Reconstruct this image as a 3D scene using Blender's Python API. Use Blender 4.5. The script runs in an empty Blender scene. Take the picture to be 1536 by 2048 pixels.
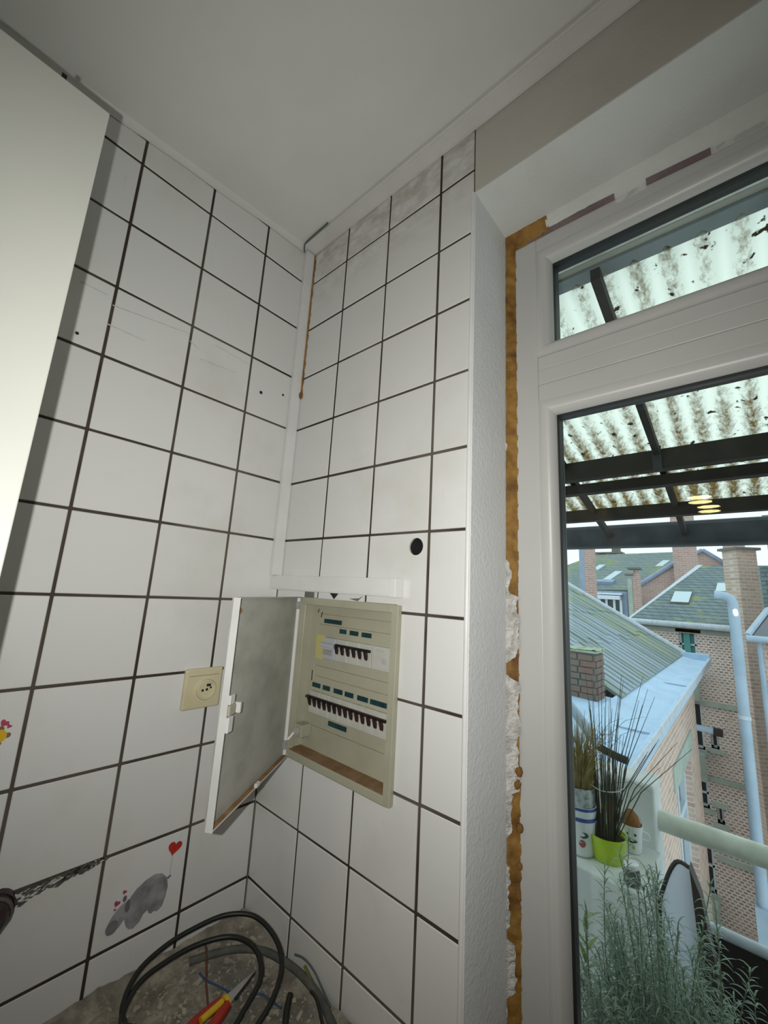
import bpy, bmesh, math, random
from mathutils import Vector, Matrix, noise
random.seed(7)
S = bpy.context.scene
C = S.collection

# ------------------------------------------------------------------ camera
R_ = Vector((0.75009, 0.65894, 0.05623)); U_ = Vector((0.08656, -0.18212, 0.97946)); F_ = Vector((-0.65564, 0.72982, 0.19365))
CAM = Vector((0.8882, -0.60575, 1.55522))
cd = bpy.data.cameras.new('camera'); cam = bpy.data.objects.new('camera', cd); C.objects.link(cam)
m = Matrix((R_, U_, -F_)).transposed().to_4x4(); m.translation = CAM
cam.matrix_world = m
cd.sensor_width = 36; cd.lens = 812.42 / 2048 * 36; cd.clip_start = 0.02; cd.clip_end = 300
S.camera = cam
# ------------------------------------------------------------------ world: overcast sky
w = bpy.data.worlds.new('world'); S.world = w; w.use_nodes = True
bg = w.node_tree.nodes['Background']; bg.inputs[0].default_value = (0.82, 0.945, 1.0, 1); bg.inputs[1].default_value = 1.4
# ------------------------------------------------------------------ the phone's own torch, a hand's breadth beside the lens
ld = bpy.data.lights.new('phone_torch', 'SPOT'); ld.energy = 21; ld.color = (1.0, 0.995, 0.95); ld.spot_size = math.radians(146); ld.spot_blend = 1.0; ld.shadow_soft_size = 0.004
lo = bpy.data.objects.new('phone_torch', ld); C.objects.link(lo)
m2 = m.copy(); m2.translation = Vector((0.855, -0.6367, 1.5595)); lo.matrix_world = m2
# ------------------------------------------------------------------ exposure
vs = S.view_settings; vs.view_transform = 'Standard'; vs.look = 'None'; vs.exposure = 0.0; vs.gamma = 1.0; vs.use_curve_mapping = False

# ================================================================== helpers
def newmat(name):
    mt = bpy.data.materials.new(name); mt.use_nodes = True
    nt = mt.node_tree; b = nt.nodes['Principled BSDF']
    return mt, nt, b
def nd(nt, t, **kw):
    n = nt.nodes.new(t)
    for k, v in kw.items(): setattr(n, k, v)
    return n
def ramp(nt, src, a, b, ca=(0, 0, 0, 1), cb=(1, 1, 1, 1)):
    r = nd(nt, 'ShaderNodeValToRGB'); r.color_ramp.elements[0].position = a; r.color_ramp.elements[1].position = b
    r.color_ramp.elements[0].color = ca; r.color_ramp.elements[1].color = cb
    nt.links.new(src, r.inputs[0]); return r.outputs[0]
def mixc(nt, fac, a, b):
    n = nd(nt, 'ShaderNodeMix', data_type='RGBA')
    for i, v in ((0, fac), (6, a), (7, b)):
        if hasattr(v, 'is_output'): nt.links.new(v, n.inputs[i])
        elif i == 0: n.inputs[0].default_value = v
        else: n.inputs[i].default_value = (*v[:3], 1)
    return n.outputs[2]
def position(nt, scale=(1, 1, 1)):
    g = nd(nt, 'ShaderNodeNewGeometry'); mp = nd(nt, 'ShaderNodeMapping'); mp.inputs['Scale'].default_value = scale
    nt.links.new(g.outputs['Position'], mp.inputs['Vector']); return mp.outputs[0]
def noise_out(nt, vec, scale, detail=4, rough=0.55):
    n = nd(nt, 'ShaderNodeTexNoise'); n.inputs['Scale'].default_value = scale; n.inputs['Detail'].default_value = detail; n.inputs['Roughness'].default_value = rough
    nt.links.new(vec, n.inputs['Vector']); return n.outputs[0]
def add_bump(nt, b, h, strength, dist=0.002):
    bp = nd(nt, 'ShaderNodeBump'); bp.inputs['Strength'].default_value = strength; bp.inputs['Distance'].default_value = dist
    nt.links.new(h, bp.inputs['Height']); nt.links.new(bp.outputs[0], b.inputs['Normal'])
def M(name, col, rough=0.5, col2=None, nscale=8, lo=0.42, hi=0.68, bump=None, metal=0.0, stretch=(1, 1, 1), spec=0.5):
    mt, nt, b = newmat(name)
    b.inputs['Base Color'].default_value = (*col, 1); b.inputs['Roughness'].default_value = rough; b.inputs['Metallic'].default_value = metal
    b.inputs['Specular IOR Level'].default_value = spec
    p = position(nt, stretch)
    if col2: nt.links.new(mixc(nt, ramp(nt, noise_out(nt, p, nscale), lo, hi), col, col2), b.inputs['Base Color'])
    if bump: add_bump(nt, b, noise_out(nt, p, bump[0]), bump[1], bump[2] if len(bump) > 2 else 0.002)
    return mt
def brick_mat(name, c1, c2, cm, bw, bh, mortar, moss=None, rough=0.9, slope=1.0, bump=0.5, lo=0.5, hi=0.75, ms=1.2):
    mt, nt, b = newmat(name); b.inputs['Roughness'].default_value = rough; b.inputs['Specular IOR Level'].default_value = 0.2
    g = nd(nt, 'ShaderNodeNewGeometry'); sx = nd(nt, 'ShaderNodeSeparateXYZ'); nt.links.new(g.outputs['Position'], sx.inputs[0])
    ad = nd(nt, 'ShaderNodeMath', operation='ADD'); nt.links.new(sx.outputs[0], ad.inputs[0]); nt.links.new(sx.outputs[1], ad.inputs[1])
    mu = nd(nt, 'ShaderNodeMath', operation='MULTIPLY'); nt.links.new(sx.outputs[2], mu.inputs[0]); mu.inputs[1].default_value = slope
    if slope != 1.0: nt.links.new(sx.outputs[0], mu.inputs[0]) if slope < 0 else None
    cb = nd(nt, 'ShaderNodeCombineXYZ'); nt.links.new(ad.outputs[0], cb.inputs[0]); nt.links.new(mu.outputs[0], cb.inputs[1])
    t = nd(nt, 'ShaderNodeTexBrick'); nt.links.new(cb.outputs[0], t.inputs['Vector'])
    t.inputs['Color1'].default_value = (*c1, 1); t.inputs['Color2'].default_value = (*c2, 1); t.inputs['Mortar'].default_value = (*cm, 1)
    t.inputs['Scale'].default_value = 1; t.inputs['Brick Width'].default_value = bw; t.inputs['Row Height'].default_value = bh; t.inputs['Mortar Size'].default_value = mortar
    t.inputs['Mortar Smooth'].default_value = 0.2
    col = t.outputs[0]; p = position(nt)
    col = mixc(nt, ramp(nt, noise_out(nt, p, 3.1), 0.45, 1.0), col, tuple((x + y) * 0.5 for x, y in zip(c1, cm)))
    if moss: col = mixc(nt, ramp(nt, noise_out(nt, p, ms, 6, 0.65), lo, hi), col, moss)
    nt.links.new(col, b.inputs['Base Color'])
    inv = nd(nt, 'ShaderNodeMath', operation='SUBTRACT'); inv.inputs[0].default_value = 1; nt.links.new(t.outputs[1], inv.inputs[1])
    add_bump(nt, b, inv.outputs[0], bump, 0.01)
    return mt

MAT = {}
def build_materials():
    k = MAT
    # glazed wall tile: white glaze, faint yellowish smears and soot streaks
    mt, nt, b = newmat('glazed_tile'); p = position(nt)
    oi = nd(nt, 'ShaderNodeObjectInfo')
    col = mixc(nt, oi.outputs['Random'], (0.70, 0.705, 0.69), (0.745, 0.745, 0.735))
    col = mixc(nt, ramp(nt, noise_out(nt, p, 3.2, 5, 0.6), 0.52, 0.85), col, (0.60, 0.58, 0.50))
    col = mixc(nt, ramp(nt, noise_out(nt, position(nt, (30, 30, 5)), 1.0, 6, 0.7), 0.66, 0.80), col, (0.55, 0.55, 0.52))
    g = nd(nt, 'ShaderNodeNewGeometry'); sx = nd(nt, 'ShaderNodeSeparateXYZ'); nt.links.new(g.outputs['Position'], sx.inputs[0])
    mr = nd(nt, 'ShaderNodeMapRange'); nt.links.new(sx.outputs[2], mr.inputs[0]); mr.inputs[1].default_value = 2.30; mr.inputs[2].default_value = 2.52
    mm = nd(nt, 'ShaderNodeMath', operation='MULTIPLY'); nt.links.new(mr.outputs[0], mm.inputs[0]); nt.links.new(ramp(nt, noise_out(nt, position(nt, (12, 12, 20)), 1.6, 6, 0.65), 0.38, 0.6), mm.inputs[1])
    gx = nd(nt, 'ShaderNodeMath', operation='GREATER_THAN'); nt.links.new(sx.outputs[0], gx.inputs[0]); gx.inputs[1].default_value = 0.004
    m3 = nd(nt, 'ShaderNodeMath', operation='MULTIPLY'); nt.links.new(mm.outputs[0], m3.inputs[0]); nt.links.new(gx.outputs[0], m3.inputs[1])
    col = mixc(nt, m3.outputs[0], col, (0.47, 0.45, 0.39))
    nt.links.new(col, b.inputs['Base Color']); b.inputs['Roughness'].default_value = 0.22
    add_bump(nt, b, noise_out(nt, p, 14, 2), 0.05, 0.004); k['tile'] = mt
    k['grout'] = M('dark_grout', (0.052, 0.041, 0.031), 0.95, (0.125, 0.11, 0.09), 3.0, lo=0.45, hi=0.62, spec=0.1)
    k['scuff'] = M('grey_scuff', (0.50, 0.50, 0.48), 0.8, (0.62, 0.62, 0.60), 60)
    k['plaster'] = M('old_plaster', (0.55, 0.53, 0.48), 0.9, (0.42, 0.40, 0.35), 5, bump=(60, 0.3))
    k['ceil'] = M('ceiling_paint', (0.70, 0.705, 0.675), 0.75, (0.64, 0.64, 0.605), 2.5, bump=(150, 0.12))
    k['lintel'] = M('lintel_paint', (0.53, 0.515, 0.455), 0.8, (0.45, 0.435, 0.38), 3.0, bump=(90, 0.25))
    k['reveal'] = M('roughcast_paint', (0.80, 0.82, 0.825), 0.7, (0.76, 0.78, 0.785), 6, bump=(170, 0.5, 0.003))
    k['soffit'] = M('roughcast_paint_shaded', (0.64, 0.66, 0.63), 0.8, (0.57, 0.585, 0.55), 4, bump=(130, 0.25, 0.003))  # darker copy of the roughcast paint; the soffit's shade is in its colour
    k['pvc'] = M('white_pvc', (0.53, 0.53, 0.515), 0.38, (0.50, 0.50, 0.485), 4)
    k['trunk'] = M('white_plastic', (0.76, 0.76, 0.75), 0.35, (0.70, 0.70, 0.68), 9)
    k['paintedtrunk'] = M('painted_trunking', (0.66, 0.655, 0.63), 0.6, (0.60, 0.59, 0.56), 7)
    k['gasket'] = M('black_gasket', (0.02, 0.024, 0.024), 0.5)
    k['cab'] = M('cabinet_white', (0.66, 0.665, 0.605), 0.4, (0.63, 0.635, 0.58), 3)
    k['dark'] = M('dark_hole', (0.02, 0.018, 0.016), 0.9)
    k['panel'] = M('beige_enamel', (0.41, 0.40, 0.305), 0.5, (0.36, 0.35, 0.265), 10)
    k['panelgrey'] = M('dusty_grey_enamel', (0.42, 0.42, 0.375), 0.6, (0.33, 0.33, 0.295), 14, stretch=(1, 1, 1.6))
    k['panellip'] = M('pale_grey_enamel', (0.66, 0.67, 0.65), 0.5, (0.6, 0.6, 0.58), 12)
    k['brown'] = M('brown_dirt', (0.20, 0.115, 0.05), 0.85, (0.30, 0.19, 0.10), 30)
    k['tealtag'] = M('dark_teal_label', (0.005, 0.035, 0.042), 0.4, (0.012, 0.06, 0.07), 60)
    k['yellow'] = M('faded_yellow_paper', (0.52, 0.46, 0.16), 0.8, (0.46, 0.44, 0.25), 40)
    k['breaker'] = M('pale_breaker', (0.52, 0.52, 0.47), 0.45, (0.46, 0.46, 0.42), 30)
    k['black'] = M('black_plastic', (0.012, 0.010, 0.010), 0.35, (0.03, 0.012, 0.01), 40)
    k['oldred'] = M('dark_red_mark', (0.10, 0.02, 0.018), 0.5)
    k['rail'] = M('pale_grey_plastic', (0.42, 0.44, 0.47), 0.4)
    k['steel'] = M('brushed_steel', (0.42, 0.42, 0.41), 0.4, (0.33, 0.33, 0.32), 30, metal=0.25)
    k['cream'] = M('cream_plastic', (0.66, 0.60, 0.40), 0.35, (0.60, 0.54, 0.35), 12)
    k['foam'] = M('aged_pu_foam', (0.32, 0.17, 0.035), 0.75, (0.15, 0.068, 0.012), 28, bump=(120, 0.6, 0.003))
    k['filler'] = M('crumbly_filler', (0.62, 0.61, 0.58), 0.95, (0.38, 0.37, 0.34), 50, bump=(160, 0.8, 0.003))
    k['tape'] = M('purple_grey_tape', (0.17, 0.12, 0.135), 0.6, (0.23, 0.17, 0.17), 30)
    # floor of the rough ledge
    mt, nt, b = newmat('rubble_ledge'); p = position(nt)
    col = mixc(nt, ramp(nt, noise_out(nt, p, 26, 6, 0.7), 0.4, 0.62), (0.20, 0.175, 0.135), (0.40, 0.36, 0.29))
    col = mixc(nt, ramp(nt, noise_out(nt, p, 7, 4), 0.5, 0.7), col, (0.17, 0.16, 0.14))
    nt.links.new(col, b.inputs['Base Color']); b.inputs['Roughness'].default_value = 0.95; add_bump(nt, b, noise_out(nt, p, 140, 5), 0.7, 0.004); k['rubble'] = mt
    k['chip'] = M('plaster_chip', (0.46, 0.42, 0.34), 0.95, (0.28, 0.25, 0.19), 60)
    k['cable'] = M('black_cable', (0.012, 0.013, 0.011), 0.45)
    k['sheath'] = M('dusty_grey_sheath', (0.075, 0.080, 0.070), 0.8, (0.13, 0.13, 0.11), 40)
    k['blue'] = M('blue_wire', (0.035, 0.085, 0.17), 0.5)
    k['brownwire'] = M('brown_wire', (0.13, 0.05, 0.03), 0.5)
    k['gy'] = M('green_yellow_wire', (0.10, 0.13, 0.03), 0.5, (0.20, 0.19, 0.04), 60)
    k['greywire'] = M('grey_green_wire', (0.09, 0.115, 0.11), 0.6)
    k['red'] = M('red_plastic', (0.42, 0.03, 0.015), 0.4, (0.36, 0.02, 0.01), 40)
    k['yel'] = M('yellow_plastic', (0.70, 0.44, 0.02), 0.4)
    k['hippo'] = M('hippo_grey_print', (0.36, 0.355, 0.375), 0.4, (0.17, 0.165, 0.18), 26)
    k['hippo2'] = M('hippo_dark_print', (0.16, 0.15, 0.165), 0.4, (0.24, 0.235, 0.25), 30)
    k['heart'] = M('heart_red_print', (0.52, 0.035, 0.02), 0.4, (0.36, 0.02, 0.015), 50)
    k['pink'] = M('heart_pink_print', (0.42, 0.06, 0.10), 0.4)
    k['wood'] = M('warm_wood', (0.50, 0.30, 0.12), 0.5, (0.38, 0.21, 0.08), 6, stretch=(8, 8, 1))
    k['floor'] = M('grey_floor', (0.22, 0.21, 0.19), 0.6, (0.17, 0.16, 0.15), 4)
    mt, nt, b = newmat('lamp_glow'); b.inputs['Base Color'].default_value = (0.9, 0.8, 0.5, 1)
    b.inputs['Emission Color'].default_value = (1.0, 0.74, 0.32, 1); b.inputs['Emission Strength'].default_value = 40; k['glow'] = mt
    # thin window pane
    mt, nt, b = newmat('window_glass'); nt.nodes.remove(b)
    out = nt.nodes['Material Output']; tr = nd(nt, 'ShaderNodeBsdfTransparent'); tr.inputs[0].default_value = (0.945, 0.985, 0.98, 1)
    gl = nd(nt, 'ShaderNodeBsdfGlossy'); gl.inputs['Roughness'].default_value = 0.0
    fr = nd(nt, 'ShaderNodeFresnel'); fr.inputs[0].default_value = 1.5
    mx = nd(nt, 'ShaderNodeMixShader'); nt.links.new(fr.outputs[0], mx.inputs[0]); nt.links.new(tr.outputs[0], mx.inputs[1]); nt.links.new(gl.outputs[0], mx.inputs[2])
    nt.links.new(mx.outputs[0], out.inputs[0]); k['glass'] = mt
    # dirty translucent corrugated sheet
    mt, nt, b = newmat('dirty_corrugated_sheet'); nt.nodes.remove(b); out = nt.nodes['Material Output']
    g = nd(nt, 'ShaderNodeNewGeometry'); sx = nd(nt, 'ShaderNodeSeparateXYZ'); nt.links.new(g.outputs['Position'], sx.inputs[0])
    sn = nd(nt, 'ShaderNodeMath', operation='MULTIPLY'); nt.links.new(sx.outputs[0], sn.inputs[0]); sn.inputs[1].default_value = 2 * math.pi / 0.064
    si = nd(nt, 'ShaderNodeMath', operation='SINE'); nt.links.new(sn.outputs[0], si.inputs[0])
    ma = nd(nt, 'ShaderNodeMath', operation='MULTIPLY_ADD'); nt.links.new(si.outputs[0], ma.inputs[0]); ma.inputs[1].default_value = -0.115; ma.inputs[2].default_value = 0.0
    n1 = noise_out(nt, position(nt, (34, 16, 16)), 2.1, 9, 0.78)
    n2 = noise_out(nt, position(nt, (3, 2, 2)), 2.0, 3, 0.5)
    yb = nd(nt, 'ShaderNodeMapRange'); nt.links.new(sx.outputs[1], yb.inputs[0]); yb.inputs[1].default_value = 0.7; yb.inputs[2].default_value = 1.7; yb.inputs[3].default_value = -0.17; yb.inputs[4].default_value = 0.03
    s0 = nd(nt, 'ShaderNodeMath', operation='MULTIPLY_ADD'); nt.links.new(n2, s0.inputs[0]); s0.inputs[1].default_value = 0.30; nt.links.new(n1, s0.inputs[2])
    s1 = nd(nt, 'ShaderNodeMath', operation='ADD'); nt.links.new(s0.outputs[0], s1.inputs[0]); nt.links.new(ma.outputs[0], s1.inputs[1])
    s2 = nd(nt, 'ShaderNodeMath', operation='ADD'); nt.links.new(s1.outputs[0], s2.inputs[0]); nt.links.new(yb.outputs[0], s2.inputs[1])
    col = mixc(nt, ramp(nt, s2.outputs[0], 0.49, 0.76), (0.93, 0.94, 0.82), (0.17, 0.11, 0.035))
    col = mixc(nt, ramp(nt, noise_out(nt, position(nt), 30, 4), 0.63, 0.67), col, (0.03, 0.022, 0.012))
    tl = nd(nt, 'ShaderNodeBsdfTranslucent'); df = nd(nt, 'ShaderNodeBsdfDiffuse'); nt.links.new(col, tl.inputs[0]); nt.links.new(col, df.inputs[0])
    mx = nd(nt, 'ShaderNodeMixShader'); mx.inputs[0].default_value = 0.08; nt.links.new(tl.outputs[0], mx.inputs[1]); nt.links.new(df.outputs[0], mx.inputs[2])
    nt.links.new(mx.outputs[0], out.inputs[0]); k['sheet'] = mt
    k['beam'] = M('dark_stained_timber', (0.020, 0.016, 0.012), 0.8, (0.035, 0.028, 0.022), 12)
    k['gutterblack'] = M('black_gutter', (0.02, 0.024, 0.028), 0.6, (0.04, 0.045, 0.05), 8)
    k['ledger'] = M('grey_blue_timber', (0.30, 0.34, 0.36), 0.8, (0.24, 0.28, 0.30), 6)
    k['white'] = M('white_masonry_paint', (0.72, 0.75, 0.74), 0.8, (0.63, 0.66, 0.64), 7, bump=(50, 0.4, 0.004))
    k['railpaint'] = M('cream_rail_paint', (0.70, 0.74, 0.66), 0.55, (0.55, 0.58, 0.50), 14)
    k['blackpanel'] = M('black_panel', (0.012, 0.010, 0.012), 0.7)
    k['coping'] = M('pale_coping', (0.56, 0.62, 0.68), 0.5, (0.45, 0.5, 0.55), 14)
    k['lime'] = M('lime_glaze', (0.40, 0.54, 0.02), 0.3, (0.33, 0.46, 0.02), 12)
    k['soil'] = M('dark_soil', (0.03, 0.022, 0.016), 1.0, (0.06, 0.045, 0.03), 60, bump=(80, 0.8, 0.004))
    k['potwhite'] = M('white_ceramic', (0.78, 0.80, 0.80), 0.3)
    k['potblue'] = M('blue_band', (0.05, 0.09, 0.32), 0.35)
    k['plum'] = M('plum_print', (0.34, 0.10, 0.09), 0.4); k['leafprint'] = M('dark_leaf_print', (0.03, 0.08, 0.075), 0.4)
    k['orange'] = M('orange_brown_fibre', (0.28, 0.12, 0.03), 0.9, (0.16, 0.08, 0.03), 40)
    k['wire'] = M('pale_wire', (0.6, 0.6, 0.56), 0.4)
    k['reed'] = M('dark_rush_stem', (0.045, 0.055, 0.035), 0.7, (0.10, 0.08, 0.045), 14)
    k['dry'] = M('dry_grass', (0.40, 0.33, 0.14), 0.9, (0.22, 0.17, 0.06), 30)
    k['film'] = M('crumpled_clear_film', (0.50, 0.55, 0.55), 0.25, (0.25, 0.27, 0.26), 60)
    k['leaf'] = M('silver_green_leaf', (0.23, 0.315, 0.23), 0.5, (0.11, 0.17, 0.11), 18)
    k['leaf2'] = M('fresh_green_leaf', (0.16, 0.26, 0.07), 0.6)
    k['ivy'] = M('dark_ivy_leaf', (0.05, 0.075, 0.02), 0.7, (0.12, 0.13, 0.03), 10)
    k['stemgreen'] = M('grey_green_stem', (0.12, 0.15, 0.09), 0.8)
    k['canvas'] = M('pale_lilac_canvas', (0.72, 0.76, 0.86), 0.7, (0.64, 0.68, 0.78), 10)
    mt = k['canvas']; nt = mt.node_tree; b = nt.nodes['Principled BSDF']; out = nt.nodes['Material Output']
    tl = nd(nt, 'ShaderNodeBsdfTranslucent'); tl.inputs[0].default_value = (0.80, 0.84, 0.95, 1); mx = nd(nt, 'ShaderNodeMixShader'); mx.inputs[0].default_value = 0.6
    nt.links.new(b.outputs[0], mx.inputs[1]); nt.links.new(tl.outputs[0], mx.inputs[2]); nt.links.new(mx.outputs[0], out.inputs[0])
    k['chairframe'] = M('dark_brown_frame', (0.06, 0.048, 0.045), 0.6)
    k['zinc'] = M('zinc_sheet', (0.46, 0.62, 0.78), 0.6, (0.40, 0.54, 0.70), 3.5, stretch=(1, 1, 1), spec=0.3)
    k['zincd'] = M('zinc_pipe', (0.40, 0.50, 0.60), 0.5, (0.33, 0.42, 0.52), 3, spec=0.4)
    k['slate'] = M('weathered_slate', (0.33, 0.39, 0.44), 0.8, (0.27, 0.33, 0.31), 2.4, bump=(20, 0.4, 0.01), stretch=(0.6, 2, 1), spec=0.2)
    k['slate2'] = M('mossy_slate', (0.25, 0.31, 0.30), 0.85, (0.33, 0.37, 0.24), 1.6, bump=(14, 0.4, 0.01), spec=0.2)
    k['slateroof'] = brick_mat('slate_shingle', (0.22, 0.28, 0.28), (0.17, 0.22, 0.23), (0.10, 0.13, 0.14), 0.22, 0.085, 0.012, moss=(0.34, 0.37, 0.13), lo=0.56, hi=0.74, ms=2.0)
    k['mossroof'] = brick_mat('mossy_shingle', (0.24, 0.29, 0.27), (0.20, 0.25, 0.25), (0.15, 0.19, 0.18), 0.3, 0.16, 0.012, moss=(0.30, 0.34, 0.10), lo=0.50, hi=0.70, ms=0.55)
    k['brickA'] = brick_mat('pink_brick', (0.62, 0.43, 0.35), (0.50, 0.32, 0.26), (0.66, 0.61, 0.55), 0.22, 0.07, 0.010)
    k['brickB'] = brick_mat('lattice_brick', (0.24, 0.155, 0.13), (0.50, 0.37, 0.32), (0.76, 0.67, 0.62), 0.095, 0.060, 0.017, moss=(0.42, 0.37, 0.20), lo=0.62, hi=0.80)
    k['brickC'] = brick_mat('red_brick', (0.50, 0.33, 0.28), (0.41, 0.26, 0.22), (0.54, 0.47, 0.43), 0.24, 0.08, 0.012)
    k['brickD'] = brick_mat('warm_chimney_brick', (0.62, 0.44, 0.35), (0.48, 0.32, 0.26), (0.62, 0.56, 0.50), 0.22, 0.075, 0.012, moss=(0.45, 0.36, 0.20), lo=0.58, hi=0.78)
    k['oldbrick'] = M('weathered_brick', (0.22, 0.135, 0.105), 0.95, (0.17, 0.165, 0.14), 7, bump=(40, 0.6, 0.01))
    k['mortar'] = M('grey_mortar', (0.20, 0.20, 0.175), 0.95, (0.13, 0.13, 0.11), 10)
    k['stone'] = M('greenish_stone', (0.42, 0.48, 0.42), 0.9, (0.34, 0.39, 0.34), 4)
    k['teal'] = M('teal_shutter', (0.10, 0.36, 0.34), 0.6, (0.08, 0.28, 0.27), 6)
    k['winwhite'] = M('white_window_paint', (0.66, 0.74, 0.80), 0.5)
    k['dglass'] = M('dark_window_pane', (0.03, 0.04, 0.05), 0.12)
    k['skyglass'] = M('rooflight_glass', (0.52, 0.64, 0.68), 0.12)
    k['dormerzinc'] = M('blue_grey_zinc', (0.30, 0.37, 0.48), 0.6, (0.25, 0.31, 0.41), 4)
    k['capmoss'] = M('mossy_mortar_cap', (0.40, 0.46, 0.36), 0.95, (0.24, 0.30, 0.14), 12, bump=(40, 0.8, 0.01))
    k['ground'] = M('pale_paved_yard', (0.52, 0.52, 0.48), 0.95, (0.42, 0.44, 0.36), 1.5)
build_materials()

def origin(o):
    v = Vector((0, 0, 0))
    while o is not None: v += o.location; o = o.parent
    return v
class MB:
    def __init__(s): s.v = []; s.f = []
    def add(s, vs, fs):
        n = len(s.v); s.v += [Vector(x) for x in vs]; s.f += [tuple(i + n for i in f) for f in fs]; return s
    def box(s, a, b, rz=0, about=None):
        x0, y0, z0 = a; x1, y1, z1 = b
        P = [Vector(p) for p in ((x0, y0, z0), (x1, y0, z0), (x1, y1, z0), (x0, y1, z0), (x0, y0, z1), (x1, y0, z1), (x1, y1, z1), (x0, y1, z1))]
        if rz:
            c = Vector(about) if about else Vector(((x0 + x1) / 2, (y0 + y1) / 2, 0)); c.z = 0
            mt = Matrix.Rotation(rz, 3, 'Z'); P = [mt @ (p - c) + c for p in P]
        return s.add(P, [(0, 3, 2, 1), (4, 5, 6, 7), (0, 1, 5, 4), (1, 2, 6, 5), (2, 3, 7, 6), (3, 0, 4, 7)])
    def hexa(s, P):
        return s.add(P, [(0, 3, 2, 1), (4, 5, 6, 7), (0, 1, 5, 4), (1, 2, 6, 5), (2, 3, 7, 6), (3, 0, 4, 7)])
    def slab(s, q, t):
        q = [Vector(p) for p in q]; n = (q[1] - q[0]).cross(q[2] - q[0]).normalized() * t
        return s.hexa([p - n for p in q] + q)
    def tube(s, path, r, n=8, caps=True):
        path = [Vector(p) for p in path]; rr = r if isinstance(r, (list, tuple)) else [r] * len(path)
        base = len(s.v); prev = None
        for i, p in enumerate(path):
            t = (path[min(i + 1, len(path) - 1)] - path[max(i - 1, 0)]).normalized()
            if prev is None:
                a = Vector((0, 0, 1)) if abs(t.z) < 0.9 else Vector((1, 0, 0)); u = t.cross(a).normalized()
            else: u = (prev - t * prev.dot(t)).normalized()
            prev = u; w_ = t.cross(u)
            for j in range(n):
                an = 2 * math.pi * j / n; s.v.append(p + (u * math.cos(an) + w_ * math.sin(an)) * rr[i])
        for i in range(len(path) - 1):
            for j in range(n):
                a = base + i * n + j; b = base + i * n + (j + 1) % n; s.f.append((a, b, b + n, a + n))
        if caps:
            s.f.append(tuple(base + j for j in reversed(range(n)))); e = base + (len(path) - 1) * n; s.f.append(tuple(e + j for j in range(n)))
        return s
    def lathe(s, c, prof, n=24, axis='z', close=False):
        c = Vector(c); base = len(s.v)
        for r, h in prof:
            for j in range(n):
                an = 2 * math.pi * j / n; a, b = r * math.cos(an), r * math.sin(an)
                s.v.append(c + (Vector((a, b, h)) if axis == 'z' else Vector((h, a, b)) if axis == 'x' else Vector((a, h, b))))
        for i in range(len(prof) - 1):
            for j in range(n):
                a = base + i * n + j; b = base + i * n + (j + 1) % n; s.f.append((a, b, b + n, a + n))
        if close:
            s.f.append(tuple(base + j for j in reversed(range(n)))); e = base + (len(prof) - 1) * n; s.f.append(tuple(e + j for j in range(n)))
        return s
    def prism(s, pts, off):
        pts = [Vector(p) for p in pts]; off = Vector(off); n = len(pts)
        return s.add(pts + [p + off for p in pts], [tuple(reversed(range(n))), tuple(range(n, 2 * n))] + [(i, (i + 1) % n, n + (i + 1) % n, n + i) for i in range(n)])
    def grid(s, nx, ny, fn):
        base = len(s.v)
        for j in range(ny + 1):
            for i in range(nx + 1): s.v.append(Vector(fn(i / nx, j / ny)))
        for j in range(ny):
            for i in range(nx):
                a = base + j * (nx + 1) + i; s.f.append((a, a + 1, a + nx + 2, a + nx + 1))
        return s
    def build(s, name, mat, parent=None, smooth=False, bevel=0, seg=2, fix=True):
        me = bpy.data.meshes.new(name); og = origin(parent)
        me.from_pydata([p - og for p in s.v], [], s.f)
        if bevel or fix:
            bm = bmesh.new(); bm.from_mesh(me)
            if bevel:
                bmesh.ops.remove_doubles(bm, verts=bm.verts, dist=1e-6)
                bmesh.ops.bevel(bm, geom=[e for e in bm.edges if e.is_manifold and e.calc_face_angle(0) > 0.5], offset=bevel, segments=seg, profile=0.5, affect='EDGES')
            bmesh.ops.recalc_face_normals(bm, faces=bm.faces); bm.to_mesh(me); bm.free()
        if smooth:
            for pl in me.polygons: pl.use_smooth = True
            me.set_sharp_from_angle(angle=math.radians(40))
        me.materials.append(MAT[mat] if isinstance(mat, str) else mat)
        o = bpy.data.objects.new(name, me); C.objects.link(o); o.parent = parent
        return o
def tag(o, label, cat, group=None):
    o['label'] = label; o['category'] = cat
    if group: o['group'] = group
    return o
def struct(o): o['kind'] = 'structure'; return o
def thing(name, loc, label, cat, group=None):
    o = bpy.data.objects.new(name, None); C.objects.link(o); o.location = loc; o.empty_display_size = 0.05
    return tag(o, label, cat, group)
def bx(a, b): return MB().box(a, b)
def rects_minus(rect, holes):
    """split rectangle (a0,b0,a1,b1) around rectangular holes"""
    A = sorted({rect[0], rect[2], *[min(max(h[i], rect[0]), rect[2]) for h in holes for i in (0, 2)]})
    B = sorted({rect[1], rect[3], *[min(max(h[i], rect[1]), rect[3]) for h in holes for i in (1, 3)]})
    out = []
    for i in range(len(A) - 1):
        for j in range(len(B) - 1):
            ca, cb = (A[i] + A[i + 1]) / 2, (B[j] + B[j + 1]) / 2
            if A[i + 1] - A[i] < 1e-4 or B[j + 1] - B[j] < 1e-4: continue
            if any(h[0] < ca < h[2] and h[1] < cb < h[3] for h in holes): continue
            out.append((A[i], B[j], A[i + 1], B[j + 1]))
    return out
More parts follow.
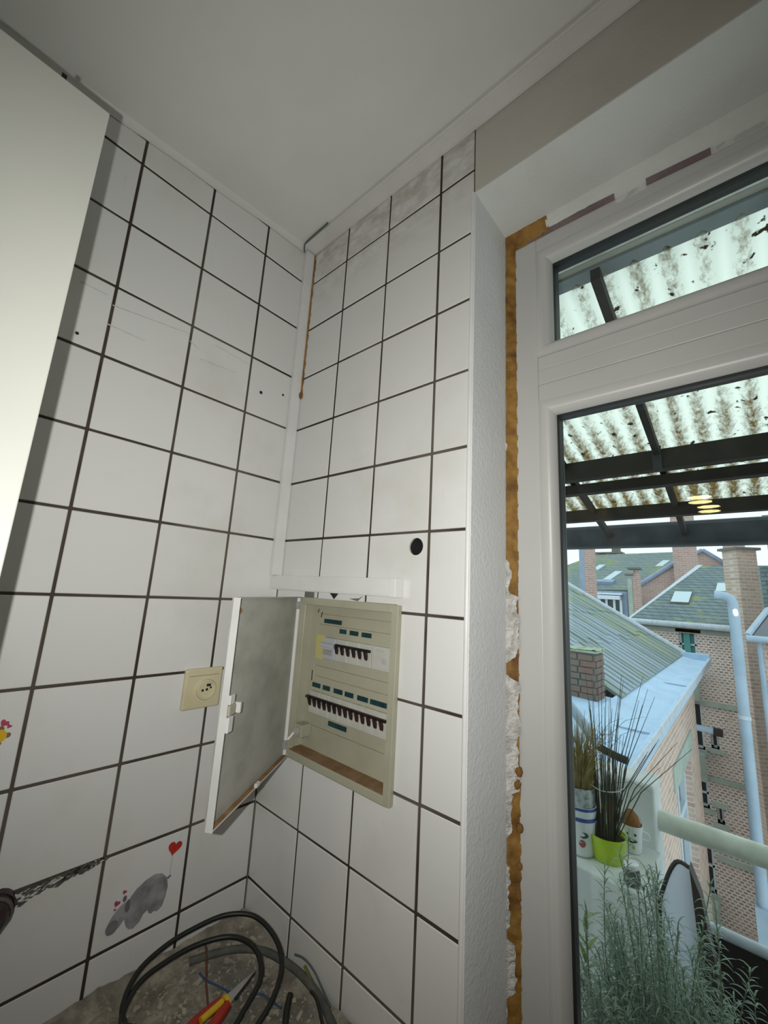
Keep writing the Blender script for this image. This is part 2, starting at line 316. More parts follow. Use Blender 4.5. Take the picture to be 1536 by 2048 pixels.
def smoothpath(pts, n=8):
    P = [Vector(p) for p in pts]; out = []
    for i in range(len(P) - 1):
        p0, p1, p2, p3 = P[max(i - 1, 0)], P[i], P[i + 1], P[min(i + 2, len(P) - 1)]
        for k in range(n):
            t = k / n; out.append(0.5 * ((2 * p1) + (p2 - p0) * t + (2 * p0 - 5 * p1 + 4 * p2 - p3) * t * t + (3 * p1 - p0 - 3 * p2 + p3) * t ** 3))
    out.append(P[-1]); return out

# ================================================================== ROOM SHELL
ZC = lambda y: 2.536 + 0.09 * max(y, -0.75)          # the ceiling sags a little away from the window wall
Z0 = 2.42; T = 0.15; J = 0.0026                       # top grout line, tile module, half joint
# openings in the window wall
BOX = (0.108, 1.203, 0.399, 1.529)                    # recess of the distribution board
HOLE = (0.405, 1.618, 0.453, 1.667)
XW = 0.5425                                           # reveal corner
WX1 = 1.74; WZ0 = 0.10; WZ1 = 2.362
# left wall
wl = struct(bx((-0.15, -4.6, 0), (-0.006, 0.34, 2.62)).build('wall_left', 'plaster'))
bx((-0.008, -1.35, 0.80), (-0.0013, 0.0, 2.60)).build('grout_bed', 'grout', wl)
# window wall
mb = MB()
for a, b, c, d in rects_minus((-0.006, 0, XW, 2.62), [BOX, HOLE]): mb.box((a, 0.006, b), (c, 0.34, d))
mb.box((WX1, 0.0, 0), (2.75, 0.34, 2.62)); mb.box((XW, 0.0, 0), (WX1, 0.34, WZ0))
wb = struct(mb.build('wall_back', 'plaster'))
mb = MB()
for a, b, c, d in rects_minus((-0.001, 0.80, XW - 0.001, 2.60), [BOX, HOLE]): mb.box((a, 0.0013, b), (c, 0.008, d))
mb.build('grout_bed', 'grout', wb)
bx((XW - 0.0005, 0.0, WZ1), (WX1, 0.34, 2.62)).build('lintel', 'lintel', wb)
MB().lathe((0.4293, 0, 1.6425), [(0.0163, 0.004), (0.0163, 0.12), (0.0005, 0.121)], 32, 'y').build('hole_shade_lining', 'dark', wb, smooth=True)  # lining coloured near black to paint the shade inside the drilled hole
# roughcast side of the window recess and its soffit
mb = MB(); mb.box((XW - 0.004, 0.0005, 0.0), (XW + 0.0012, 0.136, WZ1 - 0.003)); mb.build('reveal_face', 'reveal', wb)
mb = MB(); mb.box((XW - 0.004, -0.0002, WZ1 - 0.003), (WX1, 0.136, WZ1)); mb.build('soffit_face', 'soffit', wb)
mb = MB(); mb.tube([(XW - 0.0045, 0.0020, 0.5), (XW - 0.0045, 0.0020, WZ1)], 0.0048, 10); mb.build('corner_bead', 'trunk', wb, smooth=True)
# other walls, floor, ceiling
struct(bx((2.75, -4.6, 0), (2.9, 0.34, 2.62)).build('wall_right', 'plaster'))
struct(bx((-0.15, -4.75, 0), (2.9, -4.6, 2.62)).build('wall_rear', 'ceil'))
struct(bx((-0.15, -4.75, -0.1), (2.9, 0.34, 0.0)).build('floor', 'floor'))
mb = MB(); ys = [0.0, -0.75, -4.6]
pts = [(0, y, ZC(y)) for y in ys] + [(0, -4.6, 2.62), (0, 0, 2.62)]
mb.prism([(-0.006, p[1], p[2]) for p in pts], (2.756, 0, 0)); struct(mb.build('ceiling', 'ceil'))
# tiles
tile_mesh = {}
def tile_obj(parent, wall, a0, b0, a1, b1, holes=()):
    """wall 'L': a = -y ; wall 'B': a = x ; b = z"""
    w_, h_ = a1 - a0, b1 - b0
    hs = [h for h in holes if h[0] < a1 and h[2] > a0 and h[1] < b1 and h[3] > b0]
    key = (wall, round(w_, 4), round(h_, 4)) if not hs else None
    if key and key in tile_mesh:
        o = bpy.data.objects.new('wall_tile', tile_mesh[key]); C.objects.link(o); o.parent = parent
    else:
        mb = MB()
        for a, b, c, d in (rects_minus((a0, b0, a1, b1), hs) if hs else [(a0, b0, a1, b1)]):
            if wall == 'L': mb.box((-0.006, -(c - a0), b - b0), (0, -(a - a0), d - b0))
            else: mb.box((a - a0, 0, b - b0), (c - a0, 0.006, d - b0))
        o = mb.build('wall_tile', 'tile', None, bevel=0 if hs else 0.0011, seg=1)
        o.parent = parent
        if key: tile_mesh[key] = o.data
    j = [random.uniform(-0.0003, 0.0003) for _ in range(3)]
    o.location = (j[0], -a0, b0 + j[1]) if wall == 'L' else (a0 + j[0], j[2], b0 + j[1])
    return o
def cuts(lo, hi, first, step):
    c = [lo]; x = first
    while x < hi - 0.012:
        if x > lo + 0.012: c.append(x)
        x += step
    return c + [hi]
zc = cuts(0.845, 2.515, 0.92, T)
for bounds, wall, parent in ((cuts(0.0, 1.35, 0.1475, T), 'L', wl), (cuts(0.0, XW - 0.0025, 0.1575, T), 'B', wb)):
    for i in range(len(bounds) - 1):
        for j in range(len(zc) - 1):
            a0 = bounds[i] + (J if i else 0.0015); a1 = bounds[i + 1] - (J if i < len(bounds) - 2 else 0.001)
            if i == len(bounds) - 2 and wall == 'B': a1 = bounds[-1] - 0.001
            b0 = zc[j] + J; b1 = zc[j + 1] - J
            if j == len(zc) - 2: b1 = ZC(-a1) - 0.003 if wall == 'L' else 2.524
            if wall == 'B' and a0 < 0.43 < a1 and b0 < 1.642 < b1:
                # tile with a drilled cable hole
                mb = MB(); n = 32; hc = (0.4293, 1.6425)
                ring = []
                for q in range(n):
                    an = 2 * math.pi * q / n; dx, dz = math.cos(an), math.sin(an)
                    t = min((a1 - hc[0]) / dx if dx > 1e-6 else 9, (a0 - hc[0]) / dx if dx < -1e-6 else 9, (b1 - hc[1]) / dz if dz > 1e-6 else 9, (b0 - hc[1]) / dz if dz < -1e-6 else 9)
                    ring.append((hc[0] + dx * t, hc[1] + dz * t))
                cnr = [(a0, b0), (a1, b0), (a1, b1), (a0, b1)]
                for cx, cz in cnr:
                    q = min(range(n), key=lambda i_: (ring[i_][0] - cx) ** 2 + (ring[i_][1] - cz) ** 2); ring[q] = (cx, cz)
                inn = [(hc[0] + 0.0163 * math.cos(2 * math.pi * q / n), hc[1] + 0.0163 * math.sin(2 * math.pi * q / n)) for q in range(n)]
                vs_ = [(x, 0, z) for x, z in ring] + [(x, 0, z) for x, z in inn] + [(x, 0.005, z) for x, z in inn] + [(x, 0.006, z) for x, z in ring]
                fs = []
                for q in range(n):
                    p = (q + 1) % n
                    fs += [(q, p, n + p, n + q), (n + q, n + p, 2 * n + p, 2 * n + q), (q, 3 * n + q, 3 * n + p, p)]
                mb.add(vs_, fs); mb.build('wall_tile', 'tile', wb)
                continue
            tile_obj(parent, wall, a0, b0, a1, b1, [BOX] if wall == 'B' else [])
# paint line that hides the tile tops under the ceiling, silicone in the corner
MB().add([(0.0, 0, 2.50), (0.0, -1.35, 2.40), (0.0, -1.35, 2.7), (0, 0, 2.7)], [(0, 1, 2, 3)])
mb = MB()
def fil(u, v):
    y = -1.35 * u; z = ZC(y) - 0.016 + 0.016 * v + (0 if v > 0.5 else 0.004 * noise.noise((y * 9, 0, 0)))
    return (0.0015 + 0.010 * v * v, y, z + 0.001 * v)
mb.grid(80, 4, fil); mb.build('paint_fillet', 'ceil', wl, smooth=True)
for y_, z_, r_ in ((-0.1119, 2.0367, 0.0042), (-0.0476, 2.0571, 0.003), (-0.492, 1.992, 0.003)):
    MB().lathe((0, y_, z_), [(r_, -0.004), (r_, 0.0006), (r_ * 0.5, 0.0009)], 14, 'x', True).build('wall_plug', 'dark', wl)
# damaged joint on the left wall: ragged mortar smear along the grout line
for mt_, lo2, hi2, cnt in (('sheath', -1.0, 0.15, 130), ('filler', -0.7, 0.0, 34), ('dark', -0.9, 0.1, 60)):
    mb = MB()
    for k in range(cnt):
        f = random.random(); y = -0.296 - 0.118 * f; wd = 0.003 + 0.016 * min(1, f * 1.15); z = 1.0705 + wd * random.uniform(lo2, hi2) - 0.003 * f; s_ = random.uniform(0.0015, 0.0042)
        if mt_ == 'dark' and not 0.05 < f < 0.5: continue
        mb.prism([(-0.001, y - s_ * 1.6, z - s_ * 0.3), (-0.001, y, z - s_ * 0.7), (-0.001, y + s_ * 1.5, z + s_ * 0.1), (-0.001, y + s_ * 0.2, z + s_ * 0.6)], (random.uniform(0.0014, 0.0028), 0, 0))
    mb.build('scraped_joint', mt_, wl)['kind'] = 'stuff'
mb = MB()
mb.grid(4, 120, lambda u, v: (0.0125 + (0.007 + 0.005 * noise.noise((v * 26, 3, 1))) * u * (1 if v < 0.97 else 0.6), -0.0002 - 0.003 * math.sin(3.14 * u) * (1 + 0.5 * noise.noise((v * 40, u * 3, 2))), 2.068 + 0.448 * v))
o = mb.build('foam_bead', 'foam', wb, smooth=True)
MB().lathe((0.0165, -0.002, 2.070), [(0.0005, 0.012), (0.0045, 0.007), (0.006, 0), (0.004, -0.008), (0.0005, -0.011)], 12).build('foam_drip', 'foam', wb, smooth=True)
for (y0, z0, y1, z1, w_) in ((-0.5045, 2.0941, -0.4598, 2.0934, .0012), (-0.4488, 2.0781, -0.3006, 2.0976, .0011), (-0.4504, 2.0353, -0.3834, 2.035, .0012), (-0.2982, 2.0815, -0.2742, 2.0717, .0014), (-0.2711, 2.0507, -0.1862, 2.0573, .0011), (-0.2429, 2.1011, -0.1508, 2.0948, .0009)):
    MB().prism([(0.0002, y0, z0 - w_), (0.0002, y1, z1 - w_ * 0.6), (0.0002, y1, z1 + w_ * 0.5), (0.0002, y0, z0 + w_)], (0.0002, 0, 0)).build('scuff_mark', 'scuff', wl)

# ================================================================== TRUNKINGS
t = thing('cable_trunking', (0.006, -0.014, 1.545), 'white plastic cable trunking running up the tiled room corner', 'trunking')
bx((0.0005, -0.029, 1.582), (0.0125, -0.0005, ZC(-0.03) - 0.003)).build('base_channel', 'trunk', t, bevel=0.0012)
bx((0.0125, -0.0265, 1.582), (0.0140, -0.0030, ZC(-0.03) - 0.018)).build('lid', 'trunk', t, bevel=0.0005)
t = thing('cable_trunking', (0.2, -0.01, 1.545), 'short white plastic cable trunking lying above the open fuse box', 'trunking')
bx((0.002, -0.021, 1.5475), (0.388, -0.0005, 1.5815)).build('base_channel', 'trunk', t, bevel=0.0012)
bx((0.003, -0.0225, 1.5505), (0.388, -0.0208, 1.5785)).build('lid', 'trunk', t, bevel=0.0005)
bx((0.388, -0.0235, 1.5465), (0.4035, -0.0005, 1.5825)).build('end_cap', 'trunk', t, bevel=0.0015)
t = thing('cable_trunking', (0.9, -0.02, 2.5), 'long painted trunking along the ceiling edge above tiles and window', 'trunking')
bx((0.016, -0.041, 2.520), (2.74, -0.0003, 2.5315)).build('base_channel', 'paintedtrunk', t, bevel=0.0015)
bx((0.018, -0.036, 2.5175), (2.74, -0.006, 2.5205)).build('lid', 'paintedtrunk', t, bevel=0.001)
tag(MB().tube(smoothpath([(0.004, -0.032, 2.512), (0.012, -0.040, 2.522), (0.030, -0.043, 2.527), (0.12, -0.045, 2.5275)]), 0.0022, 6).build('thin_cable', 'greywire', smooth=True), 'thin grey cable bending out of the corner trunking at the ceiling', 'cable')

# ================================================================== WALL CABINET (left)
t = thing('wall_cabinet', (0.17, -1.0, 1.30), 'white hanging kitchen cabinet beside the tiled wall, brightly lit', 'cabinet')
bx((0.004, -1.50, 1.28), (0.312, -0.552, 2.128)).build('carcass', 'cab', t, bevel=0.001)
bx((0.314, -1.02, 1.282), (0.332, -0.5505, 2.132)).build('door', 'cab', t, bevel=0.0012)
bx((0.314, -1.50, 1.282), (0.332, -1.023, 2.132)).build('door', 'cab', t, bevel=0.0012)
for y_ in (-0.598,):
    bx((0.318, y_ - 0.0025, 2.1325), (0.326, y_ + 0.0025, 2.144)).build('door_stop', 'black', t)

# ================================================================== CEILING DOWNLIGHTS
for y_, x_, lb in ((-3.14, 0.655, 'round warm ceiling downlight, the one nearer the window wall'), (-3.55, 0.69, 'round warm ceiling downlight, the one nearer the tall wooden cabinet')):
    t = thing('ceiling_downlight', (x_, y_, ZC(y_) - 0.012), lb, 'ceiling light', 'warm downlights at the far end of the room')
    MB().lathe((x_, y_, ZC(y_)), [(0.095, 0), (0.095, -0.010), (0.082, -0.012), (0.080, -0.006)], 28).build('trim_ring', 'trunk', t, smooth=True)
    MB().lathe((x_, y_, ZC(y_)), [(0.080, -0.008), (0.04, -0.009), (0.001, -0.009)], 28).build('diffuser', 'glow', t)
t = thing('tall_cabinet', (0.165, -4.45, 0), 'tall narrow wooden cabinet standing against the far rear wall', 'cabinet')
bx((0.08, -4.58, 0.06), (0.25, -4.32, 2.20)).build('carcass', 'wood', t, bevel=0.003); bx((0.085, -4.318, 0.08), (0.245, -4.30, 2.18)).build('door', 'wood', t, bevel=0.002)
bx((0.09, -4.56, 0), (0.24, -4.34, 0.06)).build('plinth', 'black', t)
MB().tube([(0.225, -4.29, 1.0), (0.225, -4.29, 1.12)], 0.005).build('handle', 'steel', t)

# ================================================================== DISTRIBUTION BOARD
X0, X1, ZB, ZT, YF, YC = 0.104, 0.4035, 1.199, 1.533, -0.012, 0.024
db = thing('distribution_board', (0.25, 0.0, 1.199), 'beige metal fuse box set in the white tiles, door hanging open', 'fuse box')
mb = MB(); W = 0.0145
mb.box((X0, YF, ZB), (X0 + W, -0.0002, ZT)); mb.box((X1 - W, YF, ZB), (X1, -0.0002, ZT)); mb.box((X0 + W, YF, ZB), (X1 - W, -0.0002, ZB + W)); mb.box((X0 + W, YF, ZT - W), (X1 - W, -0.0002, ZT))
mb.build('rim', 'panel', db, bevel=0.0015)
i0, i1, j0, j1 = X0 + 0.010, X1 - 0.010, ZB + 0.016, ZT - 0.010
mb = MB(); mb.box((i0, -0.0002, j0), (i0 + 0.001, 0.03, j1)); mb.box((i1 - 0.001, -0.0002, j0), (i1, 0.03, j1)); mb.box((i0, -0.0002, j1 - 0.001), (i1, 0.03, j1)); mb.build('inner_wall', 'panel', db)
bx((i0, -0.011, j0 - 0.0012), (i1, 0.03, j0)).build('inner_floor', 'brown', db)
bx((i0 + 0.001, YC, j0), (i1 - 0.001, 0.03, j1 - 0.001)).build('cover_plate', 'panel', db)
for z_ in (1.4985, 1.4755, 1.386, 1.364, 1.262):  # pressed lines of the cover
    bx((0.145, YC - 0.0006, z_), (i1 - 0.002, YC + 0.001, z_ + 0.0007)).build('cover_seam', 'brown', db)
# raised inner stile at left/right of the cover
bx((0.136, YC - 0.0015, j0 + 0.03), (0.1375, YC, j1 - 0.03)).build('cover_fold', 'panel', db)
# paper index strip
bx((0.1385, YC - 0.0012, 1.401), (0.165, YC, 1.453)).build('paper_strip', 'yellow', db)
# device rows ------------------------------------------------
def breaker(x, zc_, w_, proud, toggle=True, body='breaker', parent=db, black=True):
    o = bx((x + 0.0003, YC - proud, zc_ - 0.022), (x + w_ - 0.0003, YC + 0.001, zc_ + 0.022)).build('circuit_breaker', body, parent, bevel=0.0006, seg=1)
    n = 2 if toggle else 0
    for q in range(n):
        cx = x + w_ * (q + 0.5) / n - 0.003
        MB().hexa([(cx - 0.0026, YC - proud, zc_ - 0.009), (cx + 0.0026, YC - proud, zc_ - 0.009), (cx + 0.0026, YC - proud, zc_ + 0.010), (cx - 0.0026, YC - proud, zc_ + 0.010),
                   (cx - 0.0026, YC - proud - 0.003, zc_ - 0.007), (cx + 0.0026, YC - proud - 0.003, zc_ - 0.007), (cx + 0.0026, YC - proud - 0.009, zc_ + 0.010), (cx - 0.0026, YC - proud - 0.009, zc_ + 0.010)]).build('toggle', 'black', o)
        bx((cx + 0.0027, YC - proud - 0.0008, zc_ - 0.0068), (cx + 0.0036, YC - proud, zc_ + 0.002)).build('toggle_slot', 'oldred', o)
    if n:
        bx((x + 0.0004, YC - proud - 0.0042, zc_ + 0.0072), (x + w_ - 0.0004, YC - proud, zc_ + 0.0125)).build('toggle_bar', 'black', o)
    bx((x + 0.001, YC - proud - 0.0002, zc_ - 0.0185), (x + w_ - 0.001, YC - proud + 0.0005, zc_ - 0.0176)).build('printed_line', 'rail', o)
    return o
# upper row: differential switch, three double breakers, transformer
ru = 1.4285
o = breaker(0.1735, ru, 0.039, 0.010, False, 'rail')
bx((0.170, YC - 0.017, ru + 0.003), (0.211, YC - 0.009, ru + 0.011)).build('grey_lever', 'rail', o, bevel=0.001)
bx((0.177, YC - 0.014, ru - 0.013), (0.207, YC - 0.009, ru - 0.003)).build('chrome_window', 'steel', o, bevel=0.001)
for q in range(3): breaker(0.2130 + q * 0.0345, ru, 0.0345, 0.008)
o = breaker(0.3175, ru, 0.052, 0.007, False)
for q in range(3): bx((0.330 + q * 0.008, YC - 0.0074, ru + 0.013), (0.335 + q * 0.008, YC - 0.0066, ru + 0.0155)).build('printed_mark', 'rail', o)
MB().lathe((0.350, YC - 0.007, ru - 0.004), [(0.006, 0), (0.006, -0.0006), (0.0045, -0.0007)], 18, 'y', True).build('printed_ring', 'rail', o)
# lower row: seven double breakers
rl = 1.3115
for q in range(7): breaker(0.1390 + q * 0.0325, rl, 0.0325, 0.008)
bx((0.130, YC - 0.012, rl + 0.006), (0.139, YC - 0.004, rl + 0.011)).build('bar_end', 'gutterblack', db)
# dark teal embossed labels
for a, b, z_ in ((0.161, 0.218, 1.4845), (0.214, 0.2345, 1.467), (0.2455, 0.2705, 1.467), (0.281, 0.308, 1.467),
                 (0.1380, 0.1645, 1.345), (0.1735, 0.196, 1.345), (0.209, 0.2355, 1.345), (0.2435, 0.268, 1.345), (0.280, 0.309, 1.345), (0.3155, 0.3495, 1.345), (0.3508, 0.358, 1.345), (0.200, 0.2545, 1.2785)):
    bx((a, YC - 0.0016, z_ - 0.0046), (b, YC, z_ + 0.0046)).build('embossed_label', 'tealtag', db)
bx((0.1325, YC - 0.0012, 1.352), (0.1345, YC, 1.374)).build('slot_mark', 'dark', db)
# smudges by the top hinge, screw blocks
for (x_, z_, l_) in ((0.135, 1.505, 0.004), (0.147, 1.497, 0.006)):
    MB().hexa([(x_, YC - 0.001, z_ - l_), (x_ + 0.002, YC - 0.001, z_ - l_), (x_ + 0.002, YC, z_ - l_), (x_, YC, z_ - l_), (x_ + 0.003, YC - 0.001, z_ + l_), (x_ + 0.005, YC - 0.001, z_ + l_), (x_ + 0.005, YC, z_ + l_), (x_ + 0.003, YC, z_ + l_)]).build('pen_scribble', 'dark', db)
sc = bx((0.119, -0.004, 1.240), (0.146, 0.024, 1.265)).build('screw_block', 'panel', db, bevel=0.002)
MB().lathe((0.132, -0.0045, 1.252), [(0.008, 0), (0.008, -0.003), (0.004, -0.003), (0.004, 0.001)], 16, 'y').build('screw_socket', 'panelgrey', sc)
for z_ in (1.515, 1.2215):
    hg = bx((X0 - 0.004, -0.022, z_ - 0.008), (X0 + 0.012, -0.010, z_ + 0.008)).build('hinge', 'steel', db, bevel=0.0015)
    MB().tube([(X0 - 0.002, -0.017, z_ - 0.011), (X0 - 0.002, -0.017, z_ + 0.011)], 0.0035, 10).build('pin', 'steel', hg, smooth=True)
MB().tube([(X0 + 0.012, -0.014, 1.233), (0.121, -0.003, 1.246)], 0.0028, 8).build('hinge_arm', 'panellip', db)
# broken plaster gap above the box, with a dark cable slot
bx((0.112, -0.0015, 1.5335), (0.145, 0.0, 1.5465)).build('mortar_patch', 'mortar', db)
MB().prism([(0.2005, -0.002, 1.547), (0.226, -0.002, 1.547), (0.214, -0.002, 1.535)], (0, 0.002, 0)).build('cable_slot', 'dark', db)
MB().prism([(0.262, -0.002, 1.538), (0.292, -0.002, 1.5405), (0.30, -0.002, 1.545), (0.286, -0.002, 1.5345)], (0, 0.002, 0)).build('plaster_crack', 'mortar', db)
# door: a shallow tray hinged on the left side of the box
HX, HY = X0, YF - 0.003
dirv = Vector((0.1614, -0.248, 0)).normalized(); nrm = Vector((-dirv.y, dirv.x, 0))   # nrm: towards the inside of the box
def dp(u, v, z): return Vector((HX, HY, 0)) + dirv * u + nrm * v + Vector((0, 0, z))
DW = 0.2965; DZB, DZT = 1.199, 1.534
def dbox(u0, u1, v0, v1, z0, z1):
    return MB().hexa([dp(u0, v0, z0), dp(u1, v0, z0), dp(u1, v1, z0), dp(u0, v1, z0), dp(u0, v0, z1), dp(u1, v0, z1), dp(u1, v1, z1), dp(u0, v1, z1)])
door = dbox(0, DW, -0.001, 0.001, DZB, DZT).build('door', 'panelgrey', db)
FL = 0.013
dbox(DW - 0.0015, DW, 0.001, FL, DZB, DZT).build('door_lip', 'panellip', door, bevel=0.0005, seg=1)
dbox(0, 0.0015, 0.001, FL * 0.7, DZB, DZT).build('door_lip', 'panellip', door)
dbox(0.0015, DW - 0.0015, 0.001, FL, DZT - 0.0015, DZT).build('door_lip', 'panelgrey', door)
dbox(0.0015, DW - 0.0015, 0.001, FL, DZB, DZB + 0.0015).build('door_lip', 'brown', door)
dbox(0.0015, DW - 0.002, FL - 0.0012, FL, DZB + 0.0015, DZB + 0.003).build('lip_edge', 'panellip', door)
zl = 1.3620
dbox(DW - 0.016, DW - 0.002, FL - 0.002, FL + 0.004, zl - 0.030, zl - 0.008).build('latch_plate', 'panellip', door, bevel=0.001)
dbox(DW - 0.016, DW - 0.002, FL - 0.002, FL + 0.003, zl + 0.010, zl + 0.024).build('latch_plate', 'panellip', door, bevel=0.001)
dbox(DW - 0.026, DW - 0.006, 0.004, FL + 0.001, zl - 0.008, zl + 0.008).build('latch_body', 'panel', door, bevel=0.002)
dbox(DW - 0.040, DW - 0.034, 0.001, FL + 0.004, zl - 0.009, zl + 0.007).build('latch_tongue', 'panellip', door, bevel=0.001)
dbox(0.142, 0.156, FL - 0.004, FL + 0.002, DZB + 0.001, DZB + 0.008).build('door_buffer', 'panellip', door, bevel=0.001)
MB().lathe(dp(DW - 0.022, 0.0015, 1.512), [(0.0055, -0.0003), (0.0055, 0.0003), (0.002, 0.0004)], 12, 'x', True).build('rust_spot', 'brown', door)

# ================================================================== SOCKET
t = thing('power_socket', (0, -0.166, 1.337), 'cream plastic wall socket on the white tiles behind the fuse box door', 'socket')
bx((0.0002, -0.2055, 1.2965), (0.0115, -0.1255, 1.3765)).build('plate', 'cream', t, bevel=0.004, seg=3)
bx((0.0110, -0.197, 1.3620), (0.0119, -0.134, 1.3628)).build('plate_groove', 'brown', t)
rg = MB().lathe((0, -0.1605, 1.334), [(0.0205, 0.009), (0.0205, 0.017), (0.019, 0.0195), (0.0165, 0.0195), (0.0155, 0.0170), (0.002, 0.0165)], 32, 'x').build('socket_ring', 'cream', t, smooth=True)
for dy_, dz_, r_ in ((-0.0085, -0.0005, 0.0026), (0.0085, 0.0035, 0.0022), (0.0005, 0.0005, 0.0026)):
    MB().lathe((0.0171, -0.1605 + dy_, 1.334 + dz_), [(r_, -0.002), (r_, 0.0004), (0.0002, 0.0004)], 12, 'x').build('contact_hole', 'dark', rg)
bx((0.0165, -0.1615, 1.3405), (0.0185, -0.1530, 1.3455)).build('earth_slot', 'dark', rg)

# ================================================================== STICKERS on the left wall
def flat(pts, x0=0.0004, th=0.0004): return MB().prism([(x0, y, z) for y, z in pts], (th, 0, 0))
def ell(cy, cz, ry, rz, rot=0, n=28): return [(cy + ry * math.cos(a) * math.cos(rot) - rz * math.sin(a) * math.sin(rot), cz + ry * math.cos(a) * math.sin(rot) + rz * math.sin(a) * math.cos(rot)) for a in [2 * math.pi * i / n for i in range(n)]]
def heart(cy, cz, s_, rot=0, n=26):
    P = []
    for i in range(n):
        a = 2 * math.pi * i / n; x = 16 * math.sin(a) ** 3 / 16; y = (13 * math.cos(a) - 5 * math.cos(2 * a) - 2 * math.cos(3 * a) - math.cos(4 * a)) / 16
        P.append((cy + s_ * (x * math.cos(rot) - y * math.sin(rot)), cz + s_ * (x * math.sin(rot) + y * math.cos(rot))))
    return P
t = thing('hippo_sticker', (0, -0.22, 0.945), 'grey hippo sticker with a red heart balloon on a white tile', 'sticker')
body = [(-0.246, 0.986), (-0.236, 0.997), (-0.222, 1.005), (-0.206, 1.009), (-0.192, 1.005), (-0.182, 0.994), (-0.178, 0.978), (-0.180, 0.962), (-0.184, 0.948), (-0.192, 0.943), (-0.199, 0.946), (-0.203, 0.944), (-0.2075, 0.947), (-0.210, 0.953),
        (-0.217, 0.950), (-0.222, 0.940), (-0.232, 0.934), (-0.240, 0.937), (-0.245, 0.944), (-0.250, 0.958), (-0.251, 0.974)]
flat(body).build('body', 'hippo', t)
flat(ell(-0.2600, 0.963, 0.0122, 0.0240, -0.62), 0.0006).build('head', 'hippo', t)
flat(ell(-0.268, 0.9525, 0.0098, 0.0105), 0.0008).build('muzzle', 'hippo2', t)
flat(ell(-0.2535, 0.990, 0.0032, 0.005), 0.0006).build('ear', 'hippo2', t)
flat(ell(-0.247, 0.976, 0.0045, 0.010), 0.0008).build('collar', 'hippo2', t)
flat([(-0.180, 0.990), (-0.174, 0.9935), (-0.1755, 0.996), (-0.182, 0.994)], 0.0006).build('tail', 'hippo2', t)
flat(heart(-0.1745, 1.0415, 0.0135, -0.25)).build('balloon', 'heart', t)
flat([(-0.1775, 0.994), (-0.1768, 0.994), (-0.1763, 1.028), (-0.1770, 1.028)], 0.0003).build('balloon_string', 'rail', t)
for y_, z_, s_ in ((-0.2655, 0.9875, 0.0052), (-0.2555, 1.001, 0.0036), (-0.2675, 0.979, 0.0022)): flat(heart(y_, z_, s_, -0.5)).build('small_heart', 'pink', t)
t = thing('flower_sticker', (0, -0.475, 1.29), 'small yellow flower sticker with pink hearts at the tile edge', 'sticker')
flat(ell(-0.476, 1.3035, 0.0085, 0.0095)).build('bloom', 'yel', t)
for q in range(4): flat(ell(-0.476 + 0.0095 * math.cos(q * 1.57), 1.3035 + 0.0105 * math.sin(q * 1.57), 0.004, 0.004, n=12), 0.0003).build('petal', 'brown', t)
flat([(-0.478, 1.280), (-0.4768, 1.280), (-0.4745, 1.296), (-0.476, 1.296)], 0.0003).build('stalk', 'hippo2', t)
for y_, z_, s_ in ((-0.4735, 1.322, 0.0058), (-0.467, 1.3165, 0.0034)): flat(heart(y_, z_, s_, -0.6)).build('small_heart', 'pink', t)

# ================================================================== black conduit poking out of the wall at left
t = thing('conduit_stub', (0, -0.44, 1.055), 'black plastic conduit end sticking out of the scraped tile joint', 'conduit')
mb = MB(); pth = [(-0.003, -0.436, 1.062), (0.012, -0.4385, 1.060), (0.024, -0.444, 1.057), (0.034, -0.453, 1.053)]
mb.tube(smoothpath(pth, 5), 0.021, 18); mb.build('conduit', 'black', t, smooth=True)
for k, p in enumerate(((0.008, -0.4375, 1.0605), (0.019, -0.441, 1.0585))):
    a = Vector(p); MB().tube([a - Vector((0.0025, -0.001, 0)), a + Vector((0.0025, -0.001, 0))], 0.0225, 18).build('rib', 'sheath' if k else 'black', t, smooth=True)

# ================================================================== LEDGE with rubble
ledge = thing('masonry_ledge', (0.3, -0.6, 0.6), 'rough plaster covered ledge in the tiled corner under the fuse box', 'ledge')
def led(u, v):
    x = 0.001 + 0.60 * u; y = -0.0045 - 1.35 * v
    h = 0.010 * noise.noise((x * 9, y * 9, 0)) + 0.006 * noise.noise((x * 31, y * 31, 3)) + 0.003 * noise.noise((x * 80, y * 80, 5))
    e = min(x, -y); h += 0.012 * max(0, 1 - e / 0.03)
    return (x, y, 0.853 + h)
MB().grid(90, 170, led).build('rough_top', 'rubble', ledge, smooth=True)
bx((0.03, -1.352, 0.70), (0.602, -0.03, 0.842)).build('slab', 'plaster', ledge)
bx((0.03, -1.35, 0.0), (0.58, -0.03, 0.70)).build('base_block', 'plaster', ledge)
mb = MB()
for k in range(900):
    x = random.uniform(0.02, 0.40) ; y = -random.uniform(0.012, 0.30)
    s_ = random.choice((0.0008, 0.0011, 0.0014, 0.002, 0.003)) * random.uniform(0.7, 1.4)
    z = led((x - 0.001) / 0.6, (-y - 0.0045) / 1.35)[2]; a = random.uniform(0, 3.14); l_ = random.uniform(1.0, 3.2)
    c_, n_ = math.cos(a), math.sin(a); pl = []
    for du, dv_ in ((-l_, -0.6), (l_ * 0.7, -1), (l_, 0.5), (-l_ * 0.5, 1)): pl.append((x + s_ * (du * c_ - dv_ * n_), y + s_ * (du * n_ + dv_ * c_), z - s_ * 0.4))
    mb.prism(pl, (s_ * 0.2, 0, s_ * random.uniform(0.8, 1.5)))
o = mb.build('debris_chips', 'chip'); o['kind'] = 'stuff'; tag(o, 'scattered plaster chips and mortar crumbs on the rough ledge', 'debris')
ZL = 0.868
def cable(name, label, pts, r, mat, n=10, k=8): return tag(MB().tube(smoothpath(pts, k), r, n).build(name, mat, smooth=True), label, 'cable')
